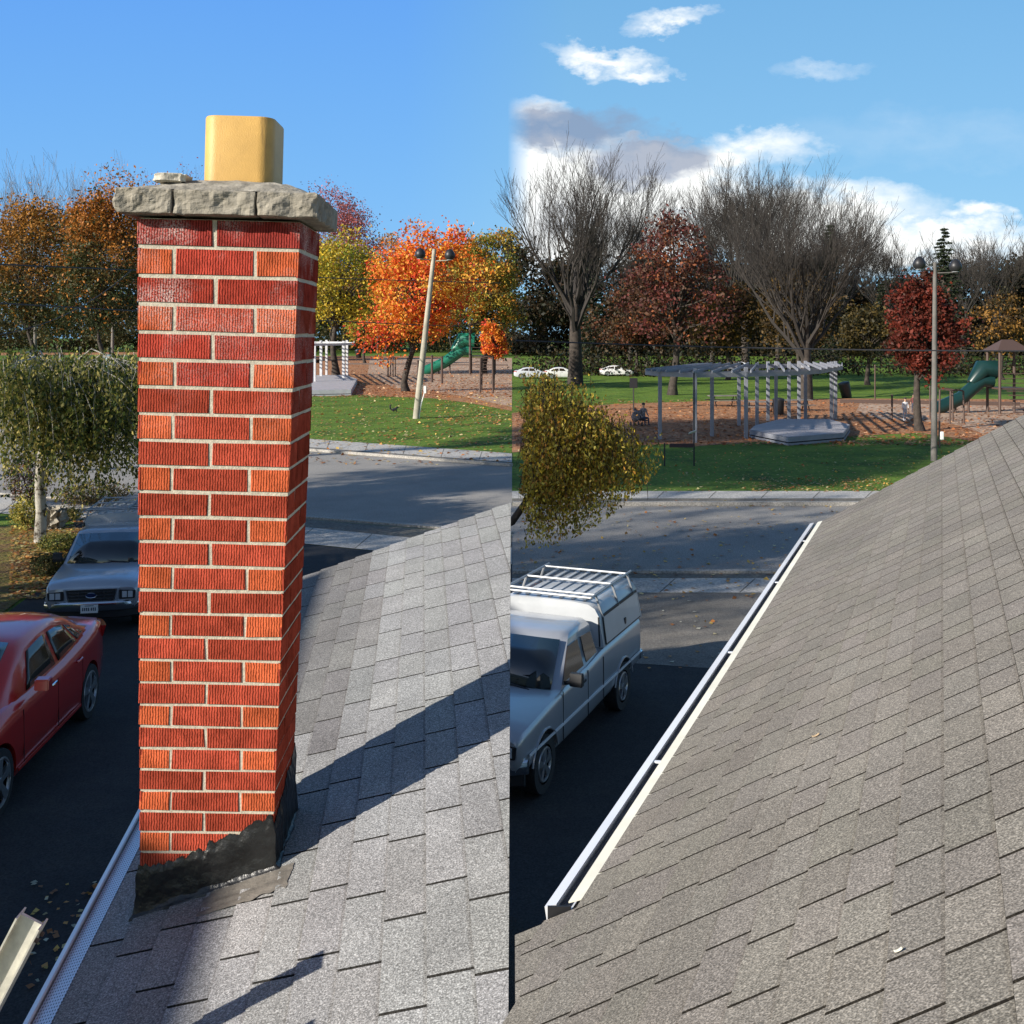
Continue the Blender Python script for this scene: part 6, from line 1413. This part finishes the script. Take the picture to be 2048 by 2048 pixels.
person('seated person in a patterned jacket beside the dark square sign', 1288, 850, 1.75, M['pattern'], M['jeans'], 'sit', .4)
X, Y = G(1288, 850)
o = thing('camp_chair', 'dark folding chair under the seated person', 'chair', (X, Y, 0), .4)
mb = MB(); mb.box((0, 0, .30), (.5, .5, .05)); mb.build('seat', M['dark'], o); mb = MB(); mb.box((0, .27, .62), (.5, .04, .6)); mb.build('backrest', M['dark'], o)
for sx_ in (-.22, .22):
    for sy_ in (-.2, .22): mb = MB(); mb.tube([(sx_, sy_, 0), (sx_, sy_, .3)], .02, 6); mb.build('leg', M['dark'], o)
X, Y = G(1272, 852); o = thing('stroller', 'dark pushchair with patterned cover beside the seated person', 'stroller', (X, Y, 0), .2)
mb = MB(); mb.tube([(0, .2, .35), (0, .05, .5), (0, -.05, .85), (0, .15, 1.0)], [.18, .27, .24, .1], 10); mb.build('seat', M['pattern'], o, smooth=50)
for sx_ in (-.25, .25):
    for sy_ in (-.35, .35): mb = MB(); mb.tube([(sx_, sy_, .13), (sx_+.04, sy_, .13)], .13, 14); mb.build('wheel', M['black'], o)
    mb = MB(); mb.tube([(sx_, -.35, .13), (sx_, .1, .5), (sx_, .5, 1.0)], .02, 6); mb.build('handle', M['dark'], o)
person('child in white shirt and pale trousers standing by the short dark post', 1810, 842, 1.45, M['wshirt'], mat('pale_trousers', (.45, .47, .52), .8), 'stand', .2)
person('child in dark clothes behind the child in white', 1827, 826, 1.3, mat('dark_red_top', (.12, .03, .03), .8), M['jeans'], 'stand', -.5)
person('person in a pink top on the far grass above the narrow blue sign', 206, 724, 2.0, M['pshirt'], M['jeans'], 'stand', .3)
X, Y = G(786, 824); o = thing('squirrel', 'small black squirrel on the lawn left of the leaning lamp pole', 'squirrel', (X, Y, 0), .3)
me = bpy.data.meshes.new('body'); me.from_pydata([(0, 0, .12), (.1, 0, .15), (.2, 0, .22), (.27, 0, .27), (.33, 0, .26), (-.08, 0, .13), (-.16, 0, .22), (-.17, 0, .34), (-.10, 0, .42), (.03, .05, .05), (.06, .06, .01), (.03, -.05, .05), (.06, -.06, .01), (.2, .04, .08), (.22, .04, .01), (.2, -.04, .08), (.22, -.04, .01)], [(0, 1), (1, 2), (2, 3), (3, 4), (0, 5), (5, 6), (6, 7), (7, 8), (0, 9), (9, 10), (0, 11), (11, 12), (1, 13), (13, 14), (1, 15), (15, 16)], [])
ob = bpy.data.objects.new('tmp', me); C.objects.link(ob); ob.modifiers.new('s', 'SKIN'); me.skin_vertices.new() if not me.skin_vertices else None
rad_ = [.08, .075, .06, .05, .025, .05, .045, .05, .04]+[.03, .02]*4
for i, v in enumerate(me.skin_vertices[0].data): v.radius = (rad_[i],)*2; v.use_root = (i == 0)
ob.modifiers.new('d', 'SUBSURF').levels = 1
m2 = bpy.data.meshes.new_from_object(ob.evaluated_get(bpy.context.evaluated_depsgraph_get())); bpy.data.objects.remove(ob); m2.materials.clear(); link('body', m2, M['black'], o); o.scale = (1.3, 1.3, 1.3)
